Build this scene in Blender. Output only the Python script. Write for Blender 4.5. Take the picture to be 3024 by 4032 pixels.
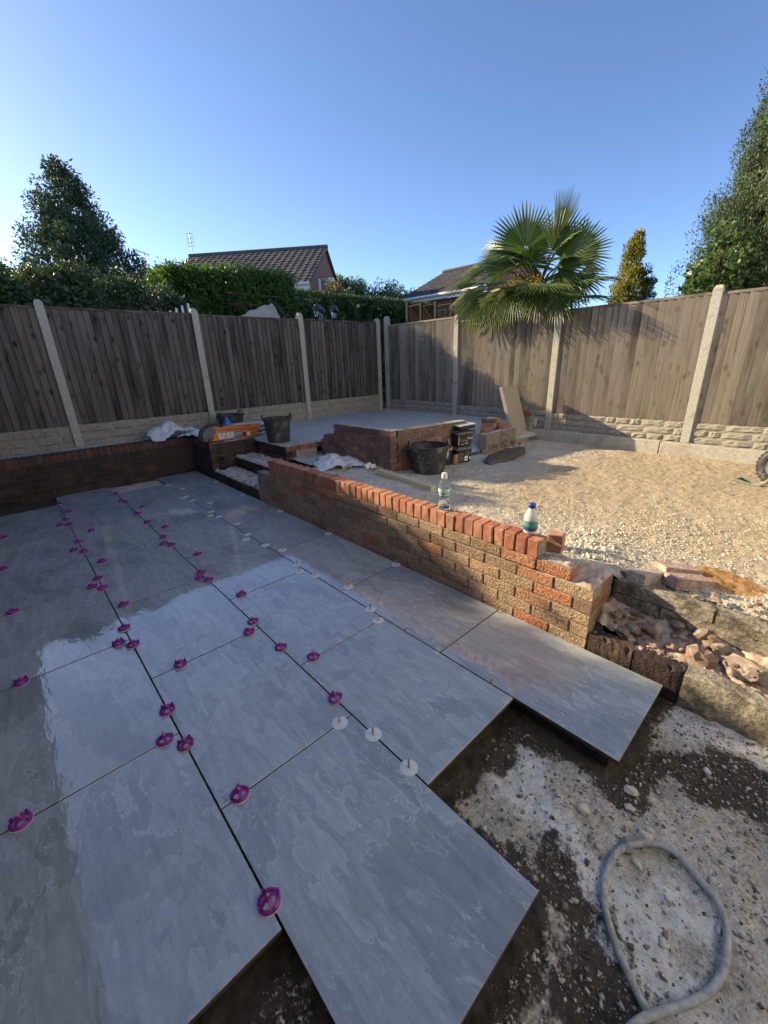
import bpy, bmesh, math, random
import numpy as np
from math import sin, cos, radians, pi, sqrt, atan2
from mathutils import Vector, Matrix, Euler

random.seed(7)
rng = np.random.default_rng(7)
for o in list(bpy.data.objects):
    bpy.data.objects.remove(o)
scn = bpy.context.scene
COL = scn.collection

# ------------------------------------------------------------------ camera
cam = bpy.data.cameras.new('camera')
cam.sensor_fit = 'VERTICAL'; cam.sensor_height = 36.0
cam.lens = 1598.26 / 4032 * 36.0
cam.clip_start = 0.02; cam.clip_end = 2000
co = bpy.data.objects.new('camera', cam); COL.objects.link(co)
PIT, ROL, YAW = 0.35246, -0.035861, 0.731214
CPOS = Vector((-0.2056, -0.7993, 1.4835))
fw = Vector((sin(YAW)*cos(PIT), cos(YAW)*cos(PIT), -sin(PIT)))
ri = Vector((cos(YAW), -sin(YAW), 0)); upv = ri.cross(fw)
RX = ri*cos(ROL) + upv*sin(ROL); UX = -ri*sin(ROL) + upv*cos(ROL)
co.matrix_world = Matrix(((RX.x, UX.x, -fw.x, CPOS.x), (RX.y, UX.y, -fw.y, CPOS.y),
                          (RX.z, UX.z, -fw.z, CPOS.z), (0, 0, 0, 1)))
scn.camera = co

# ------------------------------------------------------------------ light
SUN_AZ = radians(24.0)      # from +y towards -x
SUN_EL = radians(21.5)
to_sun = Vector((-sin(SUN_AZ)*cos(SUN_EL), cos(SUN_AZ)*cos(SUN_EL), sin(SUN_EL)))
w = bpy.data.worlds.new('World'); scn.world = w; w.use_nodes = True
nt = w.node_tree; nt.nodes.clear()
sky = nt.nodes.new('ShaderNodeTexSky'); sky.sky_type = 'NISHITA'; sky.sun_disc = False
sky.sun_elevation = SUN_EL; sky.sun_rotation = -SUN_AZ
sky.air_density = 0.5; sky.dust_density = 0.45; sky.ozone_density = 2.5; sky.altitude = 500
bg = nt.nodes.new('ShaderNodeBackground'); bg.inputs[1].default_value = 0.15
wo = nt.nodes.new('ShaderNodeOutputWorld')
nt.links.new(sky.outputs[0], bg.inputs[0]); nt.links.new(bg.outputs[0], wo.inputs[0])
sl = bpy.data.lights.new('sun', 'SUN'); sl.energy = 4.8; sl.angle = radians(0.5); sl.color = (1.0, 0.83, 0.53)
so = bpy.data.objects.new('sun', sl); COL.objects.link(so)
so.rotation_euler = (-to_sun).to_track_quat('-Z', 'Y').to_euler()
so.location = to_sun*50
vs = scn.view_settings
vs.view_transform = 'Standard'; vs.look = 'None'; vs.gamma = 1.0; vs.use_curve_mapping = False
vs.exposure = 1.14
scn.render.engine = 'CYCLES'

# ------------------------------------------------------------------ object helpers
WM = {}
def world_of(o):
    return WM.get(o.name, Matrix.Identity(4)) if o else Matrix.Identity(4)
def tag(o, label=None, cat=None, group=None, kind=None):
    if label: o['label'] = label
    if cat: o['category'] = cat
    if group: o['group'] = group
    if kind: o['kind'] = kind
    return o
def link(name, data, parent=None, M=None, mat=None):
    """link an object with world matrix M"""
    o = bpy.data.objects.new(name, data); COL.objects.link(o)
    M = M or Matrix.Identity(4)
    if parent:
        o.parent = parent
        o.matrix_basis = world_of(parent).inverted() @ M
    else:
        o.matrix_basis = M
    WM[o.name] = M.copy()
    if mat is not None and data is not None and not data.materials:
        data.materials.append(mat)
    return o
def TR(loc, rz=0.0, rot=None, s=None):
    M = Matrix.Translation(Vector(loc))
    M = M @ (Euler(rot).to_matrix().to_4x4() if rot is not None else Matrix.Rotation(rz, 4, 'Z'))
    if s is not None:
        M = M @ Matrix.Diagonal((s[0], s[1], s[2], 1))
    return M
def thing(name, label, cat, loc=(0, 0, 0), rz=0.0, group=None, kind=None):
    o = link(name, None, None, TR(loc, rz)); o.empty_display_size = 0.1
    return tag(o, label, cat, group, kind)

class MB:
    """collects geometry, builds one mesh object"""
    def __init__(s): s.v = []; s.f = []
    def add(s, vs, fs):
        n = len(s.v); s.v += [tuple(v) for v in vs]; s.f += [tuple(i+n for i in f) for f in fs]; return s
    def box(s, a, b, M=None):
        x0, y0, z0 = a; x1, y1, z1 = b
        vs = [(x0,y0,z0),(x1,y0,z0),(x1,y1,z0),(x0,y1,z0),(x0,y0,z1),(x1,y0,z1),(x1,y1,z1),(x0,y1,z1)]
        if M: vs = [M @ Vector(v) for v in vs]
        return s.add(vs, [(0,3,2,1),(4,5,6,7),(0,1,5,4),(1,2,6,5),(2,3,7,6),(3,0,4,7)])
    def lathe(s, prof, n=24, M=None, cap=True, sx=1.0, sy=1.0):
        vs = []; fs = []
        for r, z in prof:
            for i in range(n):
                a = 2*pi*i/n; vs.append((r*cos(a)*sx, r*sin(a)*sy, z))
        for k in range(len(prof)-1):
            for i in range(n):
                j = (i+1) % n
                fs.append((k*n+i, k*n+j, (k+1)*n+j, (k+1)*n+i))
        if cap:
            fs.append(tuple(reversed(range(n)))); fs.append(tuple((len(prof)-1)*n+i for i in range(n)))
        if M: vs = [M @ Vector(v) for v in vs]
        return s.add(vs, fs)
    def tube(s, pts, r, n=8, closed=False, cap=True):
        pts = [Vector(p) for p in pts]; m = len(pts)
        rs = r if isinstance(r, (list, tuple)) else [r]*m
        vs = []; fs = []; up = None
        for k in range(m):
            if closed: t = pts[(k+1) % m]-pts[k-1]
            else: t = pts[min(k+1, m-1)]-pts[max(k-1, 0)]
            t = t.normalized() if t.length > 1e-9 else Vector((0, 0, 1))
            if up is None:
                up = Vector((0, 0, 1)) if abs(t.z) < .9 else Vector((1, 0, 0))
            a = t.cross(up).normalized(); b = a.cross(t).normalized(); up = b
            for i in range(n):
                an = 2*pi*i/n; vs.append(pts[k]+(a*cos(an)+b*sin(an))*rs[k])
        for k in range(m if closed else m-1):
            k2 = (k+1) % m
            for i in range(n):
                j = (i+1) % n; fs.append((k*n+i, k*n+j, k2*n+j, k2*n+i))
        if cap and not closed:
            fs.append(tuple(reversed(range(n)))); fs.append(tuple((m-1)*n+i for i in range(n)))
        return s.add(vs, fs)
    def prism(s, poly, h0, h1, M=None):
        n = len(poly)
        vs = [(x, y, h0) for x, y in poly]+[(x, y, h1) for x, y in poly]
        if M: vs = [M @ Vector(v) for v in vs]
        fs = [tuple(reversed(range(n))), tuple(range(n, 2*n))]
        fs += [(i, (i+1) % n, (i+1) % n+n, i+n) for i in range(n)]
        return s.add(vs, fs)
    def mesh(s, name, mat=None, smooth=False, bevel=0.0):
        me = bpy.data.meshes.new(name); me.from_pydata([tuple(v) for v in s.v], [], s.f)
        bm = bmesh.new(); bm.from_mesh(me)
        bmesh.ops.recalc_face_normals(bm, faces=bm.faces)
        if bevel:
            bmesh.ops.bevel(bm, geom=[e for e in bm.edges if e.is_manifold and e.calc_face_angle(0) > .5], offset=bevel, segments=1, affect='EDGES', clamp_overlap=True)
        bm.to_mesh(me); bm.free()
        if smooth:
            me.shade_smooth()
            me.set_sharp_from_angle(angle=radians(42))
        if mat: me.materials.append(mat)
        return me
    def build(s, name, mat, parent=None, smooth=False, bevel=0.0, M=None):
        """vertices are in world space (or in the space of M when given)"""
        me = s.mesh(name, mat, smooth, bevel)
        if M is None:
            M = world_of(parent)
            me.transform(M.inverted())
        return link(name, me, parent, M)

def npmesh(name, V, F, mat=None, smooth=False):
    V = np.asarray(V, np.float32); F = np.asarray(F, np.int32); k = F.shape[1]
    me = bpy.data.meshes.new(name)
    me.vertices.add(len(V)); me.vertices.foreach_set('co', V.ravel())
    me.loops.add(F.size); me.loops.foreach_set('vertex_index', F.ravel())
    me.polygons.add(len(F)); me.polygons.foreach_set('loop_start', np.arange(0, F.size, k, dtype=np.int32))
    me.update(calc_edges=True); me.validate()
    if smooth: me.shade_smooth()
    if mat: me.materials.append(mat)
    return me

# value noise on numpy arrays
_tab = rng.random((256, 256))
def vnoise(x, y):
    xi = np.floor(x).astype(int); yi = np.floor(y).astype(int); fx = x-xi; fy = y-yi
    fx = fx*fx*(3-2*fx); fy = fy*fy*(3-2*fy)
    g = lambda a, b: _tab[a % 256, b % 256]
    return (g(xi, yi)*(1-fx)+g(xi+1, yi)*fx)*(1-fy)+(g(xi, yi+1)*(1-fx)+g(xi+1, yi+1)*fx)*fy
def fbm(x, y, o=5, g=.5):
    t = 0; a = 1; n = 0
    for k in range(o):
        t = t+a*(vnoise(x*2**k+17.3*k, y*2**k+5.1*k)-.5); n += a; a *= g
    return t/n*2
def heightfield(name, x0, x1, y0, y1, step, zf, mat, keep=None, smooth=True):
    nx = max(2, int(round((x1-x0)/step))+1); ny = max(2, int(round((y1-y0)/step))+1)
    X, Y = np.meshgrid(np.linspace(x0, x1, nx), np.linspace(y0, y1, ny))
    Z = zf(X, Y)
    V = np.stack([X.ravel(), Y.ravel(), Z.ravel()], 1)
    i = np.arange(nx*ny).reshape(ny, nx)
    F = np.stack([i[:-1, :-1].ravel(), i[:-1, 1:].ravel(), i[1:, 1:].ravel(), i[1:, :-1].ravel()], 1)
    if keep is not None:
        c = V[F].mean(1); F = F[keep(c[:, 0], c[:, 1])]
    return npmesh(name, V, F, mat, smooth)

# ------------------------------------------------------------------ materials
def nm(name, rough=.7, spec=.4):
    m = bpy.data.materials.new(name); m.use_nodes = True
    t = m.node_tree; b = t.nodes['Principled BSDF']
    b.inputs['Roughness'].default_value = rough; b.inputs['Specular IOR Level'].default_value = spec
    return m, t, b
def nd(t, typ, ins=None, **at):
    n = t.nodes.new(typ)
    for k, v in at.items(): setattr(n, k, v)
    for k, v in (ins or {}).items():
        if isinstance(v, bpy.types.NodeSocket): t.links.new(v, n.inputs[k])
        else: n.inputs[k].default_value = v
    return n
def vec(t, scale=(1, 1, 1), rnd=True, rot=(0, 0, 0), gen='Object'):
    tc = nd(t, 'ShaderNodeTexCoord').outputs[gen]
    if rnd:
        oi = nd(t, 'ShaderNodeObjectInfo')
        mu = nd(t, 'ShaderNodeMath', {0: oi.outputs['Random'], 1: 37.0}, operation='MULTIPLY').outputs[0]
        tc = nd(t, 'ShaderNodeVectorMath', {0: tc, 1: mu}, operation='ADD').outputs[0]
    return nd(t, 'ShaderNodeMapping', {'Vector': tc, 'Scale': scale, 'Rotation': rot}).outputs[0]
def noise(t, v, scale, detail=5, rough=.6, dist=0.0):
    return nd(t, 'ShaderNodeTexNoise', {'Vector': v, 'Scale': scale, 'Detail': detail, 'Roughness': rough, 'Distortion': dist}).outputs[0]
def voro(t, v, scale, feature='F1', out=0, rnd=1.0):
    return nd(t, 'ShaderNodeTexVoronoi', {'Vector': v, 'Scale': scale, 'Randomness': rnd}, feature=feature).outputs[out]
def ramp(t, fac, stops, interp='LINEAR'):
    r = nd(t, 'ShaderNodeValToRGB', {0: fac}); e = r.color_ramp; e.interpolation = interp
    while len(e.elements) < len(stops): e.elements.new(.5)
    for el, (p, c) in zip(e.elements, stops):
        el.position = p; c = c if isinstance(c, tuple) else (c, c, c)
        el.color = (*c[:3], 1)
    return r.outputs[0]
def mixc(t, fac, a, b, blend='MIX'):
    n = nd(t, 'ShaderNodeMix', data_type='RGBA', blend_type=blend)
    for k, v in ((0, fac), (6, a), (7, b)):
        if isinstance(v, bpy.types.NodeSocket): t.links.new(v, n.inputs[k])
        elif k == 0: n.inputs[k].default_value = v
        else: n.inputs[k].default_value = (*v, 1) if isinstance(v, tuple) else (v, v, v, 1)
    return n.outputs[2]
def ma(t, op, a, b=0.0, clamp=False):
    return nd(t, 'ShaderNodeMath', {0: a, 1: b}, operation=op, use_clamp=clamp).outputs[0]
def bump(t, b, h, strength, dist, prev=None):
    ins = {'Height': h, 'Strength': strength, 'Distance': dist}
    if prev is not None: ins['Normal'] = prev
    o = nd(t, 'ShaderNodeBump', ins).outputs[0]
    t.links.new(o, b.inputs['Normal']); return o
def orand(t): return nd(t, 'ShaderNodeObjectInfo').outputs['Random']
def setc(t, b, c): t.links.new(c, b.inputs['Base Color'])

def m_plain(name, col, rough=.6, spec=.4, var=.12, scale=30, bmp=.15, bd=.002, dirt=None, metal=0.0):
    m, t, b = nm(name, rough, spec)
    v = vec(t)
    n = noise(t, v, scale, 6)
    c0 = tuple(max(0, x*(1-var*1.6)) for x in col); c1 = tuple(min(1, x*(1+var*1.6)) for x in col)
    c = ramp(t, n, [(.3, c0), (.7, c1)])
    if dirt:
        d = ramp(t, noise(t, v, dirt[1], 6, .7), [(dirt[2], 0.0), (dirt[2]+.18, 1.0)])
        c = mixc(t, d, c, dirt[0])
        t.links.new(mixc(t, d, rough, .85), b.inputs['Roughness'])
    setc(t, b, c); b.inputs['Metallic'].default_value = metal
    if bmp: bump(t, b, n, bmp, bd)
    return m

# porcelain paving with slate print, wet
def m_tile():
    m, t, b = nm('porcelain_slate', .15, .5)
    v = vec(t); va = vec(t, (2.2, 1.0, 1.0), rot=(0, 0, .30)); vb = vec(t, (7.0, 1.0, 1.0), rot=(0, 0, .24))
    flake = noise(t, va, 1.5, 13, .62, .2)
    streak = noise(t, vb, 5.0, 10, .68, .2)
    fine = noise(t, v, 150, 5, .65)
    mid = noise(t, v, 26, 6, .62)
    c = ramp(t, flake, [(.28, (.24, .26, .285)), (.45, (.30, .322, .35)), (.466, (.36, .385, .415)), (.555, (.325, .35, .38)), (.571, (.40, .427, .457)), (.72, (.35, .375, .405))])
    c = mixc(t, .55, c, ramp(t, streak, [(.25, .55), (.5, 1.0), (.75, 1.38)]), 'MULTIPLY')
    # pale cleavage lines that follow the flake edges
    ln = None
    for lv, w_ in ((.40, .0035), (.459, .005), (.515, .003), (.564, .005)):
        d = ma(t, 'ABSOLUTE', ma(t, 'SUBTRACT', flake, lv))
        d = ma(t, 'SUBTRACT', 1.0, ma(t, 'DIVIDE', d, w_), True)
        ln = d if ln is None else ma(t, 'MAXIMUM', ln, d)
    brk = ramp(t, noise(t, v, 2.3, 6, .65), [(.42, 0.0), (.58, 1.0)])
    c = mixc(t, ma(t, 'MULTIPLY', ma(t, 'MULTIPLY', ln, brk), .85), c, (.58, .61, .635))
    c = mixc(t, .5, c, mixc(t, fine, .6, 1.4), 'MULTIPLY')
    c = mixc(t, .35, c, mixc(t, mid, .6, 1.4), 'MULTIPLY')
    setc(t, b, c)
    geo = nd(t, 'ShaderNodeNewGeometry').outputs['Position']
    wet = noise(t, geo, 1.3, 5, .62, .8)
    sepx = nd(t, 'ShaderNodeSeparateXYZ', {0: geo})
    far = nd(t, 'ShaderNodeMapRange', {0: sepx.outputs[1], 1: -.6, 2: 1.6, 3: -.10, 4: .20}).outputs[0]
    rig = nd(t, 'ShaderNodeMapRange', {0: sepx.outputs[0], 1: .9, 2: 1.7, 3: .06, 4: -.26}).outputs[0]
    wet = ma(t, 'ADD', ma(t, 'ADD', wet, far), rig)
    r = ramp(t, wet, [(.36, .24), (.42, .13), (.455, .02), (.6, .006)])
    t.links.new(r, b.inputs['Roughness'])
    b.inputs['IOR'].default_value = 1.95
    dry = ramp(t, wet, [(.38, .16), (.46, .02)])
    h = ma(t, 'ADD', streak, ma(t, 'MULTIPLY', flake, .8))
    n1 = nd(t, 'ShaderNodeBump', {'Height': h, 'Strength': dry, 'Distance': .003}).outputs[0]
    # thin film of water drying back in ragged streaks
    rip = noise(t, nd(t, 'ShaderNodeMapping', {'Vector': geo, 'Scale': (1.0, .34, 1.0), 'Rotation': (0, 0, -.45)}).outputs[0], 26, 2, .5, .6)
    bump(t, b, rip, 1.0, .00065, n1)
    return m

def m_brick(name, stops, rustic=0.0, stain=None, dust=None, rough=.85):
    m, t, b = nm(name, rough, .25)
    v = vec(t); r = orand(t)
    base = ramp(t, r, stops, 'LINEAR')
    n = noise(t, v, 22, 7, .7); n2 = noise(t, v, 6, 5, .6)
    c = mixc(t, .75, base, mixc(t, n, .35, 1.65), 'MULTIPLY')
    c = mixc(t, .45, c, mixc(t, n2, .45, 1.55), 'MULTIPLY')
    if stain:
        s = ramp(t, noise(t, nd(t, 'ShaderNodeNewGeometry').outputs['Position'], stain[1], 6, .65), [(stain[2], 0.0), (stain[2]+.2, 1.0)])
        c = mixc(t, ma(t, 'MULTIPLY', s, stain[3]), c, stain[0])
    if dust:
        s = ramp(t, noise(t, nd(t, 'ShaderNodeNewGeometry').outputs['Position'], dust[1], 7, .7), [(dust[2], 0.0), (dust[2]+.14, 1.0)])
        c = mixc(t, ma(t, 'MULTIPLY', s, dust[3]), c, dust[0])
    if rustic:
        pit = ramp(t, noise(t, v, 78, 4, .62), [(.40, 1.0), (.53, 0.0)])
        c = mixc(t, ma(t, 'MULTIPLY', pit, min(1.0, rustic*.8)), c, mixc(t, 1.0, c, (.36, .30, .27), 'MULTIPLY'))
    setc(t, b, c)
    p = bump(t, b, n, .35, .003)
    if rustic:
        k = ma(t, 'ADD', noise(t, v, 55, 3, .6), ma(t, 'MULTIPLY', voro(t, vec(t, (1, 1, 1)), 95), -.6))
        p = bump(t, b, k, rustic, .008, p)
    return m

def m_wood(name, c_lo, c_hi, knot=(.01, .008, .006), knots=1.0, grey=None, rough=.85):
    m, t, b = nm(name, rough, .2)
    v = vec(t, (1, 1, 1)); vg = vec(t, (26, 26, .9))
    g = noise(t, vg, 2.6, 8, .65, .4)
    r = orand(t)
    c = ramp(t, g, [(.22, c_lo), (.78, c_hi)])
    c = mixc(t, .85, c, ramp(t, r, [(0.0, .42), (.5, 1.0), (1.0, 1.6)]), 'MULTIPLY')
    big = noise(t, vec(t, (3, 3, .7)), 1.6, 5, .6)
    if grey:
        c = mixc(t, ramp(t, big, [(.4, 0.0), (.68, .8)]), c, grey)
    kd = voro(t, vec(t, (11.0, 0.01, 6.0)), 1.0)
    kf = ramp(t, kd, [(0.10, 1.0), (.20, .6), (.34, 0.0)])
    sel = ramp(t, noise(t, v, 2.3, 2), [(.42, 0.0), (.55, 1.0)])
    kf = ma(t, 'MULTIPLY', ma(t, 'MULTIPLY', kf, sel), knots)
    c = mixc(t, kf, c, knot)
    setc(t, b, c)
    bump(t, b, g, .45, .003)
    return m

def m_leaf(name, stops, transl=.35, rough=.45):
    m, t, b = nm(name, rough, .45)
    isl = nd(t, 'ShaderNodeNewGeometry').outputs['Random Per Island']
    c = ramp(t, isl, stops)
    pos = nd(t, 'ShaderNodeNewGeometry').outputs['Position']
    c = mixc(t, .55, c, ramp(t, noise(t, pos, 1.7, 4), [(.3, .55), (.7, 1.5)]), 'MULTIPLY')
    setc(t, b, c)
    tr = nd(t, 'ShaderNodeBsdfTranslucent')
    t.links.new(mixc(t, 1.0, c, (1.5, 1.6, .7), 'MULTIPLY'), tr.inputs[0])
    mx = nd(t, 'ShaderNodeMixShader', {0: transl, 1: b.outputs[0], 2: tr.outputs[0]})
    t.links.new(mx.outputs[0], t.nodes['Material Output'].inputs[0])
    return m

def m_ground(name, cols, wet=None, scale=1.0, bmp=.6):
    m, t, b = nm(name, .92, .2)
    geo = nd(t, 'ShaderNodeNewGeometry').outputs['Position']
    n1 = noise(t, geo, 2.2*scale, 8, .66); n2 = noise(t, geo, 28*scale, 6, .7); n3 = noise(t, geo, 140*scale, 4, .7)
    c = ramp(t, n1, cols)
    c = mixc(t, .8, c, ramp(t, n2, [(.28, .5), (.5, 1.0), (.72, 1.5)]), 'MULTIPLY')
    c = mixc(t, .7, c, ramp(t, n3, [(.3, .45), (.5, 1.0), (.7, 1.5)]), 'MULTIPLY')
    if wet: c = wet(t, b, geo, c, n1, n2)
    setc(t, b, c)
    p = bump(t, b, n2, bmp, .02)
    bump(t, b, n3, bmp, .006, p)
    return m

TILE = m_tile()
BR_RUSTIC = m_brick('rustic_buff_brick', [(0.0, (.27, .175, .115)), (.35, (.36, .25, .165)), (.66, (.41, .295, .19)), (.78, (.44, .26, .155)), (.88, (.44, .20, .112)), (1.0, (.40, .165, .095))], rustic=.75,
                    stain=((.06, .05, .04), 5.0, .56, .7), dust=((.42, .36, .28), 9, .60, .35))
BR_RED = m_brick('red_coping_brick', [(0.0, (.30, .105, .06)), (.35, (.38, .15, .085)), (.7, (.45, .20, .12)), (1.0, (.36, .19, .13))], stain=((.24, .15, .11), 14, .52, .7), dust=((.56, .45, .36), 16, .55, .55), rough=.8)
BR_PLANT = m_brick('brown_red_brick', [(0.0, (.14, .082, .065)), (.5, (.19, .105, .08)), (1.0, (.25, .125, .09))], dust=((.38, .33, .31), 11, .52, .6), rustic=.25)
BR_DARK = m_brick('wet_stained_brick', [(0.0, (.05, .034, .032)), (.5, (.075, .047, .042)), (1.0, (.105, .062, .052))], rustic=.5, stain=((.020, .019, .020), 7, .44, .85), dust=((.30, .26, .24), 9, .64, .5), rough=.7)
MORTAR = m_plain('grey_mortar', (.26, .235, .20), .95, .1, .25, 40, .6, .006, dirt=((.11, .09, .07), 6, .55))
MORTAR_DK = m_plain('damp_mortar', (.10, .085, .075), .9, .2, .25, 40, .6, .006)
MORTAR_PK = m_plain('pink_lime_mortar', (.46, .36, .30), .95, .1, .28, 25, .9, .012, dirt=((.34, .20, .15), 9, .52))
MORTAR_WH = m_plain('white_dusty_mortar', (.48, .43, .385), .95, .1, .3, 30, .9, .008, dirt=((.17, .115, .085), 9, .48))
CONC = m_plain('post_concrete', (.40, .385, .34), .9, .2, .14, 45, .4, .003, dirt=((.20, .185, .15), 5, .56))
CONC_KERB = m_plain('kerb_concrete', (.40, .375, .33), .92, .15, .13, 30, .3, .003, dirt=((.27, .235, .18), 3.5, .5))
CONC_BLK = m_plain('block_concrete', (.27, .235, .19), .95, .1, .3, 55, 1.0, .008, dirt=((.10, .085, .068), 9, .48))
STONE = m_plain('rock_faced_concrete', (.37, .338, .285), .93, .15, .28, 24, .8, .010, dirt=((.14, .125, .10), 5, .50))
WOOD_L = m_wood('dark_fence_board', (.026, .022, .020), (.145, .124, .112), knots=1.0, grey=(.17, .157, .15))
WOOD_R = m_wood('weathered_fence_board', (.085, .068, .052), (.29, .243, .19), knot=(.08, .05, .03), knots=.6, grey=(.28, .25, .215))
TIMBER = m_wood('new_timber', (.44, .36, .22), (.60, .52, .36), knot=(.30, .19, .09), knots=.4)
TRELL = m_wood('brown_trellis_wood', (.10, .055, .035), (.19, .11, .07), knots=.2)

def wet_patio(t, b, geo, c, n1, n2):
    # damp mortar slurry smeared along the tile edges, pale dust further out (masks stored on the mesh)
    k = nd(t, 'ShaderNodeAttribute', attribute_name='damp').outputs['Fac']; u = nd(t, 'ShaderNodeAttribute', attribute_name='dust').outputs['Fac']
    ng = noise(t, geo, 46, 7, .72); ng2 = noise(t, geo, 60, 6, .7)
    k = ma(t, 'ADD', ma(t, 'MULTIPLY', ma(t, 'ADD', ma(t, 'SUBTRACT', k, .5), ma(t, 'MULTIPLY', ma(t, 'SUBTRACT', ng, .5), 2.6)), 2.2), .5, True)
    u = ma(t, 'ADD', ma(t, 'MULTIPLY', ma(t, 'ADD', ma(t, 'SUBTRACT', u, .5), ma(t, 'MULTIPLY', ma(t, 'SUBTRACT', ng2, .5), 2.8)), 1.8), .5, True)
    dk = ramp(t, n2, [(.3, (.032, .026, .019)), (.7, (.105, .084, .064))])
    ch = ramp(t, n2, [(.3, (.52, .48, .43)), (.6, (.78, .745, .70))])
    t.links.new(mixc(t, k, .95, .62), b.inputs['Roughness'])
    return mixc(t, k, mixc(t, u, c, ch), dk)
BED = m_ground('dug_out_ground', [(.25, (.34, .29, .23)), (.5, (.50, .445, .375)), (.75, (.61, .555, .485))], wet_patio)
def terr(t, b, geo, c, n1, n2):
    sp = nd(t, 'ShaderNodeSeparateXYZ', {0: geo})
    n = noise(t, geo, 1.1, 5, .6)
    x = ma(t, 'ADD', sp.outputs[0], ma(t, 'MULTIPLY', n, 1.8))
    k = nd(t, 'ShaderNodeMapRange', {0: x, 1: 3.0, 2: 4.0, 3: 0.0, 4: 1.0}).outputs[0]
    y = nd(t, 'ShaderNodeMapRange', {0: ma(t, 'ADD', sp.outputs[1], ma(t, 'MULTIPLY', n, 1.2)), 1: 1.6, 2: 2.6, 3: 1.0, 4: 0.0}).outputs[0]
    k = ma(t, 'MULTIPLY', k, y)
    sand = ramp(t, n2, [(.3, (.30, .225, .14)), (.7, (.46, .36, .235))])
    return mixc(t, ma(t, 'MULTIPLY', k, .85), c, sand)
TERR = m_ground('crushed_stone_ground', [(.25, (.38, .335, .275)), (.5, (.53, .475, .40)), (.75, (.63, .575, .495))], terr)
SCREED = m_ground('grey_screed', [(.3, (.40, .40, .385)), (.7, (.52, .52, .50))], None, 1.3, .35)
LAWN = m_ground('garden_soil', [(.3, (.06, .075, .03)), (.7, (.10, .11, .05))])
PEB = m_plain('pale_crushed_stone', (.60, .53, .43), .9, .2, .2, 8, .2, .004)
PEBD = m_plain('earthy_stone', (.40, .34, .28), .9, .2, .35, 6, .2, .004)
RUB_BR = m_brick('broken_brick', [(0.0, (.30, .165, .12)), (.4, (.40, .27, .205)), (.7, (.47, .39, .32)), (1.0, (.36, .20, .145))], rustic=.6, dust=((.54, .47, .41), 22, .47, .8))
RUBBER = m_plain('black_rubber', (.040, .040, .042), .55, .4, .3, 30, .2, .002, dirt=((.20, .185, .17), 9, .52))
BLKPL = m_plain('black_plastic', (.018, .018, .019), .38, .5, .2, 30, .0, dirt=((.16, .145, .13), 7, .64))
BLKPL2 = m_plain('clean_black_plastic', (.014, .014, .015), .35, .5, .1, 30, 0)
PURP = m_plain('purple_plastic', (.25, .016, .25), .35, .5, .12, 60, 0)
CLIPW = m_plain('clear_white_plastic', (.62, .66, .72), .28, .5, .06, 60, 0)
ORNG = m_plain('amber_plastic', (.62, .30, .045), .4, .5, .1, 60, 0)
WHITEPL = m_plain('white_plastic', (.72, .72, .70), .4, .5, .06, 30, 0)
UPVC = m_plain('white_upvc', (.75, .75, .74), .4, .4, .04, 10, 0)
def m_cloth():
    m, t, b = nm('white_dust_sheet', .85, .2)
    v = vec(t); n = noise(t, v, 9, 6)
    setc(t, b, ramp(t, n, [(.3, (.55, .56, .57)), (.65, (.74, .74, .73))]))
    bump(t, b, noise(t, v, 26, 5), .5, .01); return m
CLOTH = m_cloth()
def m_clear(name, col, rough=.06, ior=1.33, alpha=1.0):
    m, t, b = nm(name, rough, .5)
    b.inputs['Base Color'].default_value = (*col, 1); b.inputs['Transmission Weight'].default_value = 1.0
    b.inputs['IOR'].default_value = ior; return m
PET = m_clear('clear_bottle_plastic', (.93, .97, .97), .08, 1.12)
WATER = m_clear('water', (.90, .96, .98), .0, 1.33)
GLASS = m_clear('lantern_glass', (.95, .95, .92), .15, 1.2)
def m_milk():
    m, t, b = nm('translucent_milk_plastic', .45, .4)
    b.inputs['Base Color'].default_value = (.82, .82, .78, 1); b.inputs['Transmission Weight'].default_value = .45
    b.inputs['IOR'].default_value = 1.15; return m
MILK = m_milk()
def m_stripes(name, stops, axis=2, interp='CONSTANT', rough=.4):
    m, t, b = nm(name, rough, .4)
    g = nd(t, 'ShaderNodeSeparateXYZ', {0: nd(t, 'ShaderNodeTexCoord').outputs['Generated']})
    v = vec(t, rnd=False)
    w_ = ma(t, 'ADD', g.outputs[axis], ma(t, 'MULTIPLY', ma(t, 'SUBTRACT', noise(t, v, 25, 3), .5), .35))
    setc(t, b, ramp(t, w_, stops, interp)); return m
LBL_MILK = m_stripes('milk_label_print', [(0.0, (.045, .06, .22)), (.28, (.06, .13, .34)), (.42, (.07, .30, .14)), (.62, (.10, .36, .10)), (.72, (.10, .20, .22)), (.88, (.40, .46, .60))])
LBL_WATER = m_stripes('water_label_print', [(0.0, (.05, .07, .22)), (.1, (.42, .58, .62)), (.35, (.14, .28, .38)), (.5, (.40, .60, .45)), (.75, (.55, .68, .68))])
BLUECAP = m_plain('blue_cap_plastic', (.03, .05, .26), .35, .5, .05, 40, 0)
HOSE = m_plain('grey_hose', (.40, .40, .39), .6, .4, .2, 60, .3, .002, dirt=((.30, .26, .20), 14, .50))
LEADW = m_plain('painted_orange_metal', (.58, .18, .022), .42, .5, .12, 14, 0, dirt=((.30, .16, .07), 9, .66))
GREYPL = m_plain('grey_moulded_plastic', (.13, .135, .145), .6, .4, .2, 12, .2, .003)
STICK = m_stripes('picture_sticker', [(0.0, (.62, .68, .74)), (.35, (.12, .20, .34)), (.48, (.55, .66, .76)), (.72, (.10, .14, .25)), (.8, (.55, .66, .76))], 0)
STICKB = m_stripes('blue_sticker', [(0.0, (.10, .16, .38)), (.4, (.60, .66, .74)), (.48, (.10, .16, .38)), (.7, (.6, .66, .74)), (.76, (.10, .16, .38))], 2)
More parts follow.
